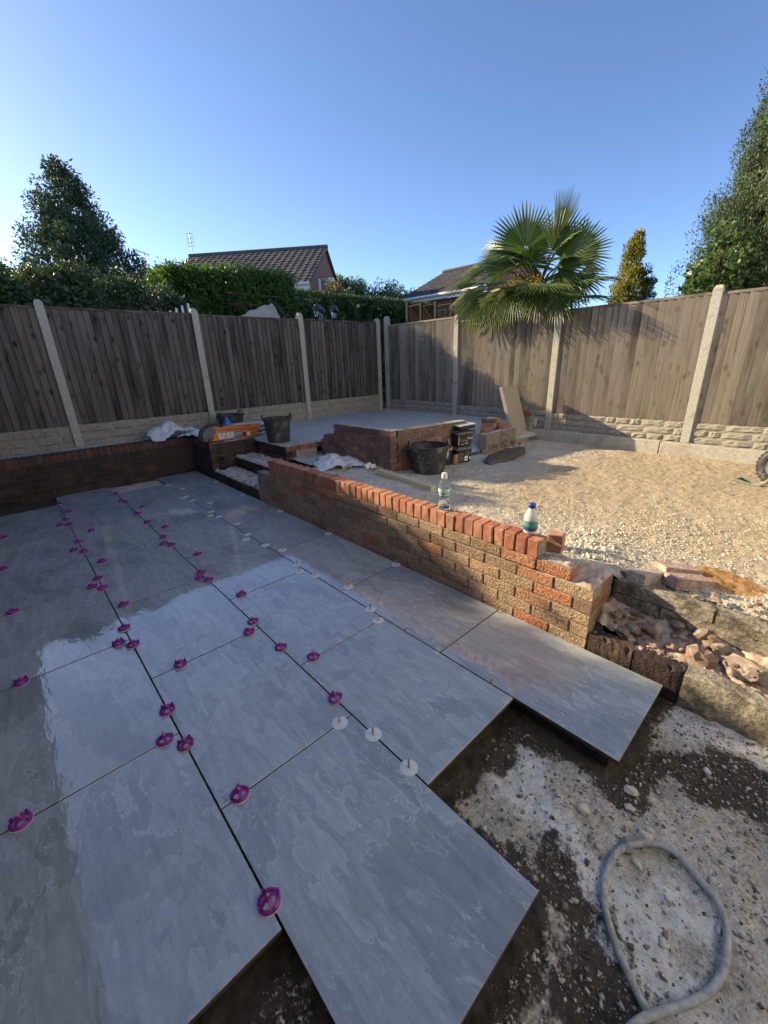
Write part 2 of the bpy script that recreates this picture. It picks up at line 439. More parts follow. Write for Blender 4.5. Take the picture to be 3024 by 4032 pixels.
BAGPL = m_stripes('printed_bag', [(0.0, (.42, .44, .50)), (.2, (.05, .06, .10)), (.42, (.30, .32, .40)), (.55, (.06, .07, .12)), (.78, (.46, .48, .54))], 2)
BLUEBAG = m_plain('blue_plastic', (.04, .20, .55), .4, .5, .1, 20, 0)
NAVY = m_plain('navy_plastic', (.025, .03, .075), .4, .5, .1, 20, 0)
CARD = m_plain('cream_label', (.62, .60, .54), .6, .3, .1, 14, 0)
REDP = m_plain('red_print', (.55, .045, .025), .5, .4, .05, 30, 0)
WHITEP = m_plain('white_print', (.80, .80, .78), .5, .4, .03, 30, 0)
DUSTLID = m_plain('dusty_grey_lid', (.16, .155, .15), .7, .3, .25, 16, .2, .002, dirt=((.40, .38, .35), 10, .5))
TROWELT = m_plain('dusty_tray_top', (.42, .44, .45), .6, .4, .2, 12, .1, .002)
WETMORT = m_plain('fresh_wet_mortar', (.075, .070, .055), .45, .45, .2, 60, .6, .004)
EBOX = m_plain('grey_box_plastic', (.36, .375, .34), .5, .4, .06, 20, 0)
TANPL = m_plain('tan_lid', (.36, .19, .085), .5, .4, .12, 18, 0)
FREL = m_wood('slab_wood_grain_concrete', (.20, .165, .125), (.34, .295, .24), knots=.15, knot=(.15, .11, .08), grey=(.33, .30, .26))
GALV = m_plain('galvanised_steel', (.42, .43, .42), .5, .5, .2, 14, .1, .002, metal=.6, dirt=((.35, .30, .24), 8, .55))
GREENMET = m_plain('green_painted_steel', (.05, .10, .065), .6, .4, .2, 14, 0, dirt=((.26, .23, .18), 9, .38))
TARP = m_plain('tan_tarpaulin', (.42, .385, .30), .45, .4, .12, 6, .3, .02)
BLKMET = m_plain('black_painted_metal', (.02, .022, .026), .35, .5, .1, 20, 0)
BARK = m_plain('tree_bark', (.10, .075, .05), .95, .1, .35, 14, .9, .02)
FIBRE = m_plain('palm_fibre', (.13, .085, .045), .95, .1, .4, 30, 1.0, .03)
ROOF = m_brick('brown_roof_tile', [(0.0, (.085, .075, .068)), (.5, (.105, .092, .083)), (1.0, (.13, .115, .102))], stain=((.13, .13, .09), 1.2, .55, .5), rough=.9)
def m_hbrick():
    m, t, b = nm('house_brickwork', .9, .2)
    v = vec(t, (1, 1, 1), False, gen='Object')
    br = nd(t, 'ShaderNodeTexBrick', {'Vector': v, 'Scale': 1.0, 'Color1': (.25, .095, .062, 1), 'Color2': (.33, .135, .085, 1), 'Mortar': (.36, .30, .25, 1), 'Mortar Size': .006, 'Brick Width': .225, 'Row Height': .075})
    setc(t, b, mixc(t, .5, br.outputs[0], mixc(t, noise(t, v, 3, 5), .6, 1.4), 'MULTIPLY')); return m
HBRICK = m_hbrick()
WINDOW = m_plain('dark_window_glass', (.02, .025, .03), .06, .6, .05, 5, 0)
L_HOLLY = m_leaf('holly_leaf', [(0.0, (.030, .052, .028)), (.6, (.052, .085, .040)), (1.0, (.085, .12, .052))], .16, .6)
L_LAUREL = m_leaf('laurel_leaf', [(0.0, (.035, .075, .022)), (.6, (.065, .13, .032)), (1.0, (.14, .20, .045))], .35, .35)
L_LIGHT = m_leaf('lime_leaf', [(0.0, (.08, .12, .025)), (.6, (.14, .19, .04)), (1.0, (.22, .26, .06))], .45)
L_HEDGE = m_leaf('clipped_conifer_leaf', [(0.0, (.022, .052, .020)), (.6, (.040, .085, .028)), (1.0, (.075, .13, .04))], .2, .6)
L_CONI = m_leaf('conifer_spray', [(0.0, (.040, .062, .030)), (.6, (.075, .11, .048)), (1.0, (.14, .165, .065))], .25, .6)
L_SYC = m_leaf('broad_leaf', [(0.0, (.040, .075, .030)), (.6, (.075, .13, .042)), (1.0, (.15, .19, .06))], .35, .4)
L_GOLD = m_leaf('golden_conifer_spray', [(0.0, (.13, .13, .03)), (.6, (.24, .21, .045)), (1.0, (.34, .30, .07))], .35, .6)
L_RED = m_leaf('reddish_leaf', [(0.0, (.09, .06, .035)), (.5, (.12, .13, .045)), (1.0, (.22, .12, .07))], .35, .5)
L_PALM = m_leaf('palm_frond', [(0.0, (.034, .062, .018)), (.6, (.070, .112, .028)), (1.0, (.14, .18, .042))], .26, .42)
L_PALMY = m_leaf('yellowing_palm_frond', [(0.0, (.055, .085, .022)), (.6, (.11, .145, .035)), (1.0, (.22, .22, .05))], .35, .4)
L_FRUIT = m_leaf('palm_flower', [(0.0, (.16, .09, .025)), (1.0, (.34, .21, .045))], .2, .7)

# ================================================================== STRUCTURE
def gz(x): return .31-.13*(x-2.1)/4.2

# --- ground to the horizon, with a rectangular cut for the lower patio
E = 600.0
hx0, hx1, hy0, hy1 = -.80, 2.08, -5.0, 5.90
V = [(-E,-E,.05),(E,-E,.05),(E,E,.05),(-E,E,.05),(hx0,hy0,.05),(hx1,hy0,.05),(hx1,hy1,.05),(hx0,hy1,.05)]
me = npmesh('ground', V, [(0,1,5,4),(1,2,6,5),(2,3,7,6),(3,0,4,7)], LAWN)
tag(link('ground', me), 'garden ground reaching out to the horizon', kind='structure')

def zbed(X, Y):
    z = -.105+.030*fbm(X*2.1, Y*2.1, 5)+.012*fbm(X*14, Y*14, 4)+.006*fbm(X*60, Y*60, 3)
    z = z+.02*np.clip((X-1.3)/.5, 0, 1)
    return np.where(Y > 5.2, z+.03, z)
me = heightfield('patio_ground', -.82, 1.80, -1.9, .1, .011, zbed, BED)
tag(link('patio_ground', me), 'dusty dug out ground with smears of dark wet mortar', kind='structure')
me = heightfield('far_patio_ground', -.82, 1.80, .1, 5.83, .03, lambda X, Y: zbed(X, Y)+.045*np.clip((Y-5.2)/.3, 0, 1), BED)
tag(link('patio_ground', me), 'dusty ground strip along the foot of the back wall', kind='structure')
me = heightfield('rear_patio_ground', -.82, 1.80, -5.0, -1.9, .1, zbed, BED)
tag(link('patio_ground', me), 'bare dug out ground behind the viewpoint', kind='structure')

def seg_dist(X, Y, ax, ay, bx, by):
    t_ = np.clip(((X-ax)*(bx-ax)+(Y-ay)*(by-ay))/((bx-ax)**2+(by-ay)**2), 0, 1)
    return np.hypot(X-ax-t_*(bx-ax), Y-ay-t_*(by-ay))
for o_ in [o for o in bpy.data.objects if o.name.startswith('patio_ground')]:
    me_ = o_.data; n_ = len(me_.vertices); cc = np.empty(n_*3, np.float32); me_.vertices.foreach_get('co', cc); cc = cc.reshape(-1, 3); X_, Y_ = cc[:, 0], cc[:, 1]
    D = np.minimum.reduce([seg_dist(X_, Y_, *e) for e in ((0, -.084, -.6, -.084), (.6, -.534, .6, -.09), (-.1, -.534, .6, -.534), (.6, -.092, 1.2, -.092), (1.2, -.544, 1.2, -.092), (1.2, -.544, 1.77, -.544))])
    D = np.minimum(D, seg_dist(X_, Y_, .35, -.9, .75, -.55)*.8); D = np.minimum(D, seg_dist(X_, Y_, 1.40, -.66, 1.55, -1.0)*.75)
    nz = fbm(X_*5, Y_*5, 6, .6)
    damp = np.clip((.085+.13*nz-D)/.05+.5, 0, 1)
    damp = np.where((X_ < .02) & (Y_ > -.6), np.maximum(damp, .85), damp)
    d2 = np.minimum(seg_dist(X_, Y_, 1.0, -.22, .62, -1.05), np.minimum(seg_dist(X_, Y_, 1.70, -.62, 1.72, -1.0), seg_dist(X_, Y_, .72, -.75, .95, -.85)))
    nz2 = fbm(X_*7+9, Y_*7+3, 6, .62)
    dust = np.clip((.11+.16*nz2-d2)/.09+.4, 0, 1)*.95
    for nme_, arr in (('damp', damp), ('dust', dust)):
        at_ = me_.attributes.new(nme_, 'FLOAT', 'POINT'); at_.data.foreach_set('value', arr.astype(np.float32))
def zter(X, Y):
    z = gz(X)+.022*fbm(X*1.2, Y*1.2, 4)+.010*fbm(X*9, Y*9, 4)+.010*fbm(X*45, Y*45, 3)
    m = np.exp(-(((X-2.25)/.35)**2+((Y-.02)/.22)**2))
    z = z+.045*m
    edge = np.clip((2.3-X)/.4, 0, 1)*np.clip((Y-.05)/.2, 0, 1)
    return z+.075*edge-.022*np.clip((2.24-X)/.06, 0, 1)*np.clip((-.16-Y)/.06, 0, 1)
me = heightfield('gravel_terrace', 1.884, 6.30, -1.5, 4.3, .018, zter, TERR,
                 keep=lambda x, y: ~((x < 2.085) & (y < -.02)) & ~((x < 2.5) & (y > 3.42)) & ~((x < 2.02) & (y < .04)))
tag(link('gravel_terrace', me), 'upper terrace of pale crushed stone and sand', kind='structure')
me = heightfield('gravel_terrace_rear', 2.13, 6.30, -5.0, -1.5, .08, zter, TERR)
tag(link('gravel_terrace', me), 'crushed stone terrace beyond the right edge', kind='structure')

# raised screed slab in the corner
def zslab(X, Y):
    z = .462+.006*fbm(X*3, Y*3, 4)+.004*fbm(X*40, Y*40, 3)
    # falls to the terrace through the gap in front
    k = np.clip((X-4.05)/.1, 0, 1)*np.clip((2.95+.12*fbm(X*3, Y*3, 3)-Y)/.45, 0, 1)
    z = z-k*.20
    l = np.clip((2.9-X)/.1, 0, 1)*np.clip((4.45+.1*fbm(X*4, Y*4, 3)-Y)/.4, 0, 1)
    return z-l*.03+.02*l*fbm(X*14, Y*14, 3)
me = heightfield('screed_slab', 2.50, 6.46, 2.50, 6.46, .022, zslab, SCREED,
                 keep=lambda x, y: ~((x < 2.98) & (y < 4.12)) & ~((x < 4.06) & (y < 2.62)) & ~((x < 5.25) & (y > 99)))
tag(link('screed_slab', me), 'raised slab of bluish grey screed in the fence corner', kind='structure')
me = heightfield('bank_behind_wall', -.82, 2.52, 5.98, 6.5, .05, lambda X, Y: .49+.02*fbm(X*5, Y*5, 4), SCREED)
tag(link('earth_strip', me), 'narrow earth strip between back wall and fence', kind='structure')
me = heightfield('pillar_fill', 1.98, 2.52, 5.20, 5.98, .05, lambda X, Y: .49+.02*fbm(X*5, Y*5, 4), SCREED)
tag(link('earth_strip', me), 'rough fill behind the corner of the back wall', kind='structure')

# ------------------------------------------------------------------ bricks
def brick_mesh(name, sx, sy, sz, mat, n=4, bev=.004, jit=.0018):
    out = []
    for k in range(n):
        me = MB().box((-sx/2, -sy/2, -sz/2), (sx/2, sy/2, sz/2)).mesh(name, mat, False, bev)
        for v in me.vertices:
            v.co += Vector((random.uniform(-1, 1), random.uniform(-1, 1), random.uniform(-1, 1)))*jit
        out.append(me)
    return out
def put(meshes, name, parent, loc, rz=0.0, s=None, tilt=0.0):
    rot = (random.uniform(-1, 1)*tilt, random.uniform(-1, 1)*tilt, rz+random.uniform(-1, 1)*tilt)
    return link(name, random.choice(meshes), parent, TR(loc, rot=rot, s=s))

def courses(parent, meshes, fixed, axis, face, depth, rows, u0f, u1f, ztop, phase=0.0, pitch=.225, cp=.075, h=.065, jitter=.0015, slope=0.0, origin=0.0):
    """stretcher courses. axis 'y': wall runs along y with its face at x=face; axis 'x': face at y=face."""
    for i in range(rows):
        z = ztop-cp*i-h/2
        a, b = u0f(i), u1f(i)
        off = phase+(pitch/2 if i % 2 else 0)
        k0 = math.floor((a-off)/pitch)-1
        for k in range(k0, k0+200):
            s0 = off+k*pitch+.005; s1 = s0+pitch-.010
            s0c, s1c = max(s0, a), min(s1, b)
            if s0 > b: break
            if s1c-s0c < .035: continue
            u = (s0c+s1c)/2; L = s1c-s0c
            f = face+random.uniform(-jitter, jitter)*1.5
            if axis == 'y':
                put(meshes, 'brick', parent, (f+depth/2, u, z), 0, (1, L/.215, 1), .004)
            else:
                put(meshes, 'brick', parent, (u, f+depth/2+slope*(u-origin), z), -pi/2+math.atan(slope), (1, L/.215, 1), .004)

BM_RUSTIC = brick_mesh('rustic_brick', .1025, .215, .065, BR_RUSTIC, 6)
BM_COPE = brick_mesh('coping_brick', .1025, .0655, .106, BR_RED, 6, .0045, .0026)
BM_PLANT = brick_mesh('planter_brick', .1025, .215, .065, BR_PLANT, 5)
BM_DARK = brick_mesh('stained_brick', .1025, .215, .065, BR_DARK, 5)
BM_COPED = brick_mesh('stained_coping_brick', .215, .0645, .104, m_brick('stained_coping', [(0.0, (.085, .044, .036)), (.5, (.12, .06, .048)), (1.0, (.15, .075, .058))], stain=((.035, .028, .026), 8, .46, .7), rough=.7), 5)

# --- low retaining wall between the lower patio and the terrace
XW = 1.785
wall = thing('retaining_wall', 'long low brick retaining wall with red brick on edge coping beside the paving', 'brick wall', (XW+.1, 1.6, 0))
courses(wall, BM_RUSTIC, None, 'y', XW, .1025, 6,
        lambda i: -.045 if i == 0 else (-.17 if i < 5 else -.17), lambda i: (3.30, 3.36, 3.44, 3.55, 3.64, 3.64)[i], .418, .153)
# half bricks closing the exposed end of the pier
for i in range(1, 5):
    z = .418-.075*i-.0325
    put(BM_RUSTIC, 'brick', wall, (XW+.155, -.115, z), pi/2, (1.0, .48, 1), .006)
    put(BM_RUSTIC, 'brick', wall, (XW+.232, -.115, z), pi/2, (1.0, .42, 1), .006)
mb = MB()
mb.box((XW+.008, -.035, .352), (XW+.100, 3.29, .424))
mb.box((XW+.008, -.162, .275), (XW+.270, .35, .342))
mb.box((XW+.008, -.162, -.1), (XW+.272, .35, .274))
mb.box((XW+.008, .35, -.1), (XW+.100, 3.62, .346))
mb.build('mortar_core', MORTAR, wall)
y = .145
k = 0
while y < 3.27:
    put(BM_COPE, 'coping_brick', wall, (XW+.0515+random.uniform(-.004, .004), y+.0367, .4775+random.uniform(-.003, .003)), 0, (random.uniform(.96, 1.05), random.uniform(.95, 1.02), random.uniform(.98, 1.02)), .016)
    y += .0736; k += 1
mb = MB(); mb.box((XW+.010, .15, .43), (XW+.096, 3.26, .519)); mb.build('coping_mortar', MORTAR, wall)
# loose header behind the last coping brick
lb = put(BM_COPE, 'brick', None, (2.0, .150, .455), .25, (.75, 1.35, 1.05), .03)
tag(lb, 'broken red brick stump standing just behind the end of the coping', 'brick')
# rough broken mortar on the stepped end
def lump(name, mat, parent, x0, x1, y0, y1, z0, amp, step=.012, seed=0, edge=.03, fr=22):
    def zf(X, Y):
        e = np.minimum.reduce([(X-x0)/edge, (x1-X)/edge, (Y-y0)/edge, (y1-Y)/edge])
        e = np.clip(e, 0, 1)
        return z0+(amp*(.45+.9*fbm(X*fr+seed, Y*fr+seed, 4, .6)))*e
    me = heightfield(name, x0, x1, y0, y1, step, zf, mat)
    M = world_of(parent); me.transform(M.inverted())
    return link(name, me, parent, M)
lump('broken_mortar', MORTAR_PK, wall, XW+.004, XW+.270, -.165, .14, .345, .035, seed=3)
lump('broken_mortar', MORTAR_PK, wall, XW+.01, XW+.105, -.04, .15, .418, .028, seed=9)

# --- front leaf left standing after demolition, trench and inner leaf
leaf = thing('demolished_wall_base', 'low front leaf of the demolished brick wall running on past the paving', 'brick wall', (XW+.05, -.9, 0))
yy = -.178
def rough_block(name, sx, sy, sz, mat, n=3, amp=.006, chip=.02):
    out = []
    for k in range(n):
        bm = bmesh.new(); bmesh.ops.create_cube(bm, size=1.0)
        for v in bm.verts: v.co = Vector((v.co.x*sx, v.co.y*sy, v.co.z*sz))
        long_ = [e for e in bm.edges if abs((e.verts[0].co-e.verts[1].co).y) > sy*.5]
        bmesh.ops.subdivide_edges(bm, edges=long_, cuts=9, use_grid_fill=True)
        oth = [e for e in bm.edges if abs((e.verts[0].co-e.verts[1].co).y) < 1e-5]
        bmesh.ops.subdivide_edges(bm, edges=oth, cuts=2, use_grid_fill=True)
        r_ = random.Random(900+k)
        for v in bm.verts:
            e = (abs(abs(v.co.x)-sx/2) < 1e-4)+(abs(abs(v.co.z)-sz/2) < 1e-4)+(abs(abs(v.co.y)-sy/2) < 1e-4)
            v.co += Vector((r_.uniform(-1, 1)*amp, r_.uniform(-1, 1)*amp*.5, r_.uniform(-1, 1)*amp*.6))
            if e >= 2 and v.co.z > 0 and r_.random() < .45:
                v.co.z -= r_.random()*chip; v.co.x *= 1-r_.random()*.12
        me_ = bpy.data.meshes.new(name); bm.to_mesh(me_); bm.free(); me_.materials.append(mat); out.append(me_)
    return out
bl = rough_block('base_block', .105, .44, .215, CONC_BLK, 3, .003, .018)
bl2 = rough_block('base_brick', .105, .215, .19, BR_DARK, 3, .003, .035)
for L, top, ms in ((.215, .092, bl2), (.20, .094, bl2), (.44, .098, bl), (.44, .093, bl), (.44, .095, bl), (.44, .09, bl)):
    if ms is bl2: put(ms, 'block', leaf, (XW+.0535, yy-L/2, top-.095), 0, (1, (L-.008)/.215, 1), .004)
    else: put(ms, 'block', leaf, (XW+.0535, yy-L/2-.005, top-.1075), 0, (1, (L-.012)/.44, 1), .004)
    yy -= L
MB().box((XW+.012, -2.3, -.12), (XW+.098, -.172, .072)).build('mortar_core', MORTAR_DK, leaf)
lump('broken_mortar', MORTAR_PK, leaf, XW+.012, XW+.11, -.60, -.17, .068, .030, seed=21, edge=.02)

inner = thing('inner_wall_leaf', 'inner leaf of the demolished wall holding back the gravel behind the rubble trench', 'brick wall', (2.12, -1.0, 0))
blk3 = rough_block('inner_block', .1, .44, .072, CONC_BLK, 4, .003, .012)
for r in range(2):
    z = .31-.077*r-.036
    y = -.19 if r == 0 else -.19-.22
    put(blk3, 'block', inner, (2.115, y-.218+ (0 if r == 0 else .33), z), 0, (1, .98 if r == 0 else .5, 1), .004)
    yy = y-.44 if r == 0 else y
    while yy > -2.2:
        put(blk3, 'block', inner, (2.115+random.uniform(-.003, .003), yy-.22, z+random.uniform(-.003, .003)), 0, (1, .98, 1), .004); yy -= .44
MB().box((2.078, -2.4, .05), (2.16, -.172, .30)).build('mortar_core', MORTAR, inner)
def ztr(X, Y):
    u = (X-1.885)/(2.075-1.885)
    base = .078+.085*np.clip((u-.35)/.65, 0, 1)**.8
    end = .07*np.clip((Y+.40)/.25, 0, 1)
    return base+end*np.clip(1-abs(u-.45)*1.2, 0, 1)+.045*fbm(X*16, Y*16, 5, .65)
me = heightfield('trench_fill', 1.882, 2.078, -2.3, -.168, .010, ztr, MORTAR_PK)
tag(link('rubble_trench', me), 'pink mortar filled trench between the two leaves of the demolished wall', kind='structure')

# --- back wall along the far end of the lower patio, with corner pillar
YB = 5.79
bw = thing('back_wall', 'damp dark brick retaining wall with header coping across the far end of the paving', 'brick wall', (.5, YB+.1, 0))
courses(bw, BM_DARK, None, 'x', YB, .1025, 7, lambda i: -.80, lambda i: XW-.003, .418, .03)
MB().box((-.8, YB+.009, -.12), (XW+.02, YB+.20, .424)).build('mortar_core', MORTAR_DK, bw)
x = -.80
while x < XW+.15:
    put(BM_COPED, 'coping_brick', bw, (x+.037, YB+.1075, .4775), pi/2, None, .01); x += .0736
MB().box((-.8, YB+.012, .43), (XW+.2, YB+.2, .512)).build('coping_mortar', MORTAR_DK, bw)
pw = thing('corner_wall', 'dark brick corner wall between the back wall and the broken steps', 'brick wall', (XW+.1, 5.4, 0))
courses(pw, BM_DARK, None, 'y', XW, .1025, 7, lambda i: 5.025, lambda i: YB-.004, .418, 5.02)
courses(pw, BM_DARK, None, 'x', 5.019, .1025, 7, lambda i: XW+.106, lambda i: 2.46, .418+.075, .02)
MB().box((XW+.009, 5.028, -.1), (XW+.2, YB+.05, .424)).build('mortar_core', MORTAR_DK, pw)
MB().box((XW+.1, 5.028, -.1), (2.46, 5.2, .495)).build('mortar_core', MORTAR_DK, pw)
y = 5.03
while y < YB-.02:
    put(BM_COPED, 'coping_brick', pw, (XW+.1075, y+.037, .472), 0, None, .01); y += .0736
lump('mortar_top', MORTAR_WH, pw, XW+.01, 2.45, 5.025, 5.19, .495, .014, seed=31, edge=.012, fr=30)
MB().tube([(1.765, 5.74, -.06), (1.765, 5.742, .1), (1.768, 5.745, .2)], .009, 8).build('cable_stub', BLKPL, pw)

# --- broken steps
st = thing('broken_steps', 'flight of broken brick steps with rough whitish mortar treads', 'steps', (2.1, 4.3, 0))
def riser(x, y0, y1, ztop, rows, mesh):
    courses(st, mesh, None, 'y', x, .1025, rows, lambda i: y0, lambda i: y1, ztop, .06)
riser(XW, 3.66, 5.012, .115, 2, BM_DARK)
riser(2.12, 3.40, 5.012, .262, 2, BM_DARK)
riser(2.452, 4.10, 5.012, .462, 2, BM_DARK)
MB().box((XW+.01, 3.64, -.1), (2.13, 5.02, .116)).build('step_core', MORTAR_DK, st)
MB().box((2.13, 3.42, -.1), (2.47, 5.02, .262)).build('step_core', MORTAR_DK, st)
MB().box((2.462, 4.11, -.1), (2.62, 5.02, .463)).build('step_core', MORTAR_DK, st)
lump('tread', MORTAR_WH, st, XW+.003, 2.118, 3.62, 5.016, .112, .045, seed=41, edge=.02, fr=16)
lump('tread', MORTAR_WH, st, 2.123, 2.450, 3.40, 5.016, .258, .045, seed=43, edge=.02, fr=16)
lump('tread', MORTAR_WH, st, 2.454, 2.62, 4.10, 5.016, .462, .012, seed=45, edge=.01, fr=30)
# perforated red bricks laid on edge at the side of the top step
pb = brick_mesh('perforated_brick', .215, .10, .067, BR_RED, 3)
for i in range(3):
    x = 2.50+i*.225
    if x > 2.95: break
    b_ = put(pb, 'brick', st, (x+.08, 4.15, .428), 0, None, .01)
    m4 = MB()
    for kx in (-.07, -.045, -.02, .02, .045, .07):
        m4.box((x+.08+kx-.005, 4.096, .405), (x+.08+kx+.005, 4.104, .452))
    m4.build('slot', MORTAR_DK, b_)
MB().box((2.47, 4.115, .2), (2.955, 4.22, .39)).build('side_mortar', MORTAR_PK, st)
lump('tread', MORTAR_WH, st, 2.46, 2.96, 4.10, 4.22, .465, .014, seed=49, edge=.01, fr=30)

# --- raised brick planter walls in front of the slab
pl = thing('raised_brick_wall', 'new reddish brown brick wall turning a corner in front of the grey slab', 'brick wall', (2.952, 2.563, .28))
ends = (3.66, 3.66, 3.89, 3.975, 3.975, 3.975, 3.975)
courses(pl, BM_PLANT, None, 'y', 2.952, .1025, 7, lambda i: 2.563, lambda i: ends[i], .745, 2.563)
SL = -.155
courses(pl, BM_PLANT, None, 'x', 2.563, .1025, 7, lambda i: 2.952+(.1075 if i % 2 == 0 else 0.0), lambda i: 4.112-.03*i*(i > 3), .745, 2.952+.1075, slope=SL, origin=2.952)
mb = MB()
mb.box((2.961, 2.58, .2), (3.050, 3.64, .748)); mb.box((2.961, 3.6, .2), (3.050, 3.93, .57))
M = TR((2.952, 2.563, 0), math.atan(SL))
mb.box((.112, .009, .2), (1.165, .098, .748), M)
mb.build('mortar_core', MORTAR, pl)
mb = MB(); mb.box((2.958, 2.60, .748), (3.049, 3.64, .757)); mb.box((.01, .006, .7482), (1.165, .097, .7572), M)
mb.build('mortar_top', MORTAR_WH, pl)
lump('mortar_skirt', MORTAR_PK, pl, 2.90, 2.958, 2.5, 3.9, .275, .05, seed=51, edge=.02, fr=14)

# ------------------------------------------------------------------ paving
pat = thing('patio', 'wet grey slate effect porcelain paving laid in stretcher bond', 'paving', (.6, 2.5, -.02), kind='structure')
del pat['category']
COLS = (( -.600, 0.0, -.0838, 6), (0.0, .600, -.5344, 7), (.600, 1.200, -.0917, 6), (1.200, 1.772, -.5442, 7))
tm = MB().box((-.2966, -.4468, -.0205), (.2966, .4468, 0)).mesh('tile', None, False, .0012)
tm.materials.append(TILE)
EDGE = m_plain('brown_tile_edge', (.085, .062, .042), .85, .2, .25, 40, .1, .002)
tm.materials.append(EDGE)
for p in tm.polygons:
    p.material_index = 0 if p.normal.z > .5 else 1
tm4 = tm.copy(); tm4.transform(Matrix.Diagonal((.953, 1, 1, 1)))
for x0, x1, y0, n in COLS:
    for k in range(n):
        link('tile', tm if x1-x0 > .59 else tm4, pat, TR(((x0+x1)/2, y0+.45+.9*k, random.uniform(-.0006, .0006)), rot=(random.uniform(-1, 1)*.0008, random.uniform(-1, 1)*.0010, pi*random.randint(0, 1))))
WETBED = m_plain('wet_black_mortar_bed', (.030, .026, .022), .8, .3, .3, 30, .6, .006)
for x0, x1, y0, n in COLS:
    M = MB()
    nx, ny = 6, int(n*9)
    # ragged mortar bed, set back under the tile edge
    def zb(X, Y): return -.0225+0*X
    MB().box((x0+.035 if x0 > -.5 else x0, y0+.045, -.13), (x1-.035, y0+n*.9-.04, -.030)).build('mortar_bed', WETBED, pat)

# ------------------------------------------------------------------ fences
def post_mesh(h, hz=.045):
    w_, d = .05, .05
    prof = [(-w_, -d), (w_, -d), (w_, -.022), (.022, -.022), (.022, .022), (w_, .022), (w_, d), (-w_, d), (-w_, .022), (-.022, .022), (-.022, -.022), (-w_, -.022)]
    mb = MB().prism(prof, 0, h-hz)
    # weathered cap
    n = 4
    a = [(-w_, -d, h-hz), (w_, -d, h-hz), (w_, d, h-hz), (-w_, d, h-hz)]
    b = [(-.032, -.028, h), (.032, -.028, h), (.032, .028, h), (-.032, .028, h)]
    mb.add(a+b, [(0, 1, 5, 4), (1, 2, 6, 5), (2, 3, 7, 6), (3, 0, 4, 7), (4, 5, 6, 7)])
    return mb.mesh('post', CONC, False, .004)
def post(x, y, z0, z1, rz, par):
    return link('fence_post', post_mesh(z1-z0), par, TR((x, y, z0), rz))
def part_empty(name, par, M):
    o = link(name, None, par, M); o.empty_display_size = .1; return o
def boards(h, mat):
    out = []
    for k in range(3):
        L = .105
        y = [(0, -.010), (L, 0), (L, -.0060), (0, -.030)]
        mb = MB(); dz = random.uniform(-.004, .004)
        mb.prism([(x, yy) for x, yy in y], dz, h)
        out.append(mb.mesh('board', mat, False, .0012))
    return out
def panel(x, y, z0, z1, rz, par, mat, length=1.83, nb=17):
    M = TR((x, y, z0), rz); h = z1-z0
    t = part_empty('fence_panel', par, M)
    bs = boards(h-.03, mat); p = (length-.02)/nb
    for i in range(nb):
        link('board', random.choice(bs), t, M @ TR((.004+i*p+random.uniform(-.003, .003), 0, random.uniform(-.003, .003)), rot=(random.uniform(-.003, .003), random.uniform(-.0015, .0015), 0)))
    MB().box((0, -.03, h-.032), (length, .03, h), M).build('capping', mat, t, bevel=.003)
    for zz in (.15, h/2, h-.2):
        MB().box((0, .004, zz-.03), (length, .04, zz+.03), M).build('rail', mat, t)
    return t
def stone_meshes():
    out = []
    for k in range(7):
        nx, nz = 5, 4; V = []; F = []
        for j in range(nz+1):
            for i in range(nx+1):
                e = (i in (0, nx)) or (j in (0, nz))
                yv = 0.0 if e else -random.uniform(.35, 1.0)
                V.append((i/nx+(0 if e else random.uniform(-.07, .07)), yv, j/nz+(0 if e else random.uniform(-.08, .08))))
        for j in range(nz):
            for i in range(nx):
                a = j*(nx+1)+i; F.append((a, a+1, a+nx+2)); F.append((a, a+nx+2, a+nx+1))
        me = bpy.data.meshes.new('stone'); me.from_pydata(V, [], F); me.materials.append(STONE); out.append(me)
    return out
STN = stone_meshes()
def gravelboard(x, y, z0, z1, rz, par, length=1.83):
    M = TR((x, y, z0), rz); h = z1-z0
    t = part_empty('gravel_board', par, M)
    MB().box((0, -.012, 0), (length, .025, h), M).build('backing', STONE, t)
    rows = 3; rh = h/rows
    for r in range(rows):
        xx = .008
        while xx < length-.05:
            L = min(random.choice((.13, .2, .24, .3, .36)), length-.008-xx)
            if length-.008-(xx+L) < .06: L = length-.008-xx
            hh = rh-.008
            if r < rows-1 and random.random() < .12: pass
            link('stone', random.choice(STN), t, M @ TR((xx, -.0125, r*rh+.004), s=(L-.008, random.uniform(.018, .034), hh)))
            xx += L
    return t
YF, XF = 6.45, 6.45
LX = [-1.453, .477, 2.407, 4.337, 6.285]
FL = thing('wooden_fence', 'dark shaded featheredge fence with concrete posts across the back', 'fence', (2.4, YF, .3))
for i, x in enumerate(LX):
    post(x, YF, .3, (2.385, 2.385, 2.385, 2.41, 2.385)[i], 0, FL)
for i in range(4):
    L = LX[i+1]-LX[i]-.05
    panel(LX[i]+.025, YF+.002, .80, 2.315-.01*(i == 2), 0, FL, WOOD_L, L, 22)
    gravelboard(LX[i]+.025, YF-.002, .44, .795, 0, FL, L)
RY = [6.305, 4.375, 2.420, .495, -1.435, -3.365]
FR = thing('wooden_fence', 'weathered featheredge fence along the right, lit by the sun and crossed by palm shadow', 'fence', (XF, 1.5, .2))
for i, y in enumerate(RY):
    post(XF, y, .2, (2.42, 2.27, 2.21, 2.215, 2.215, 2.215)[i], -pi/2, FR)
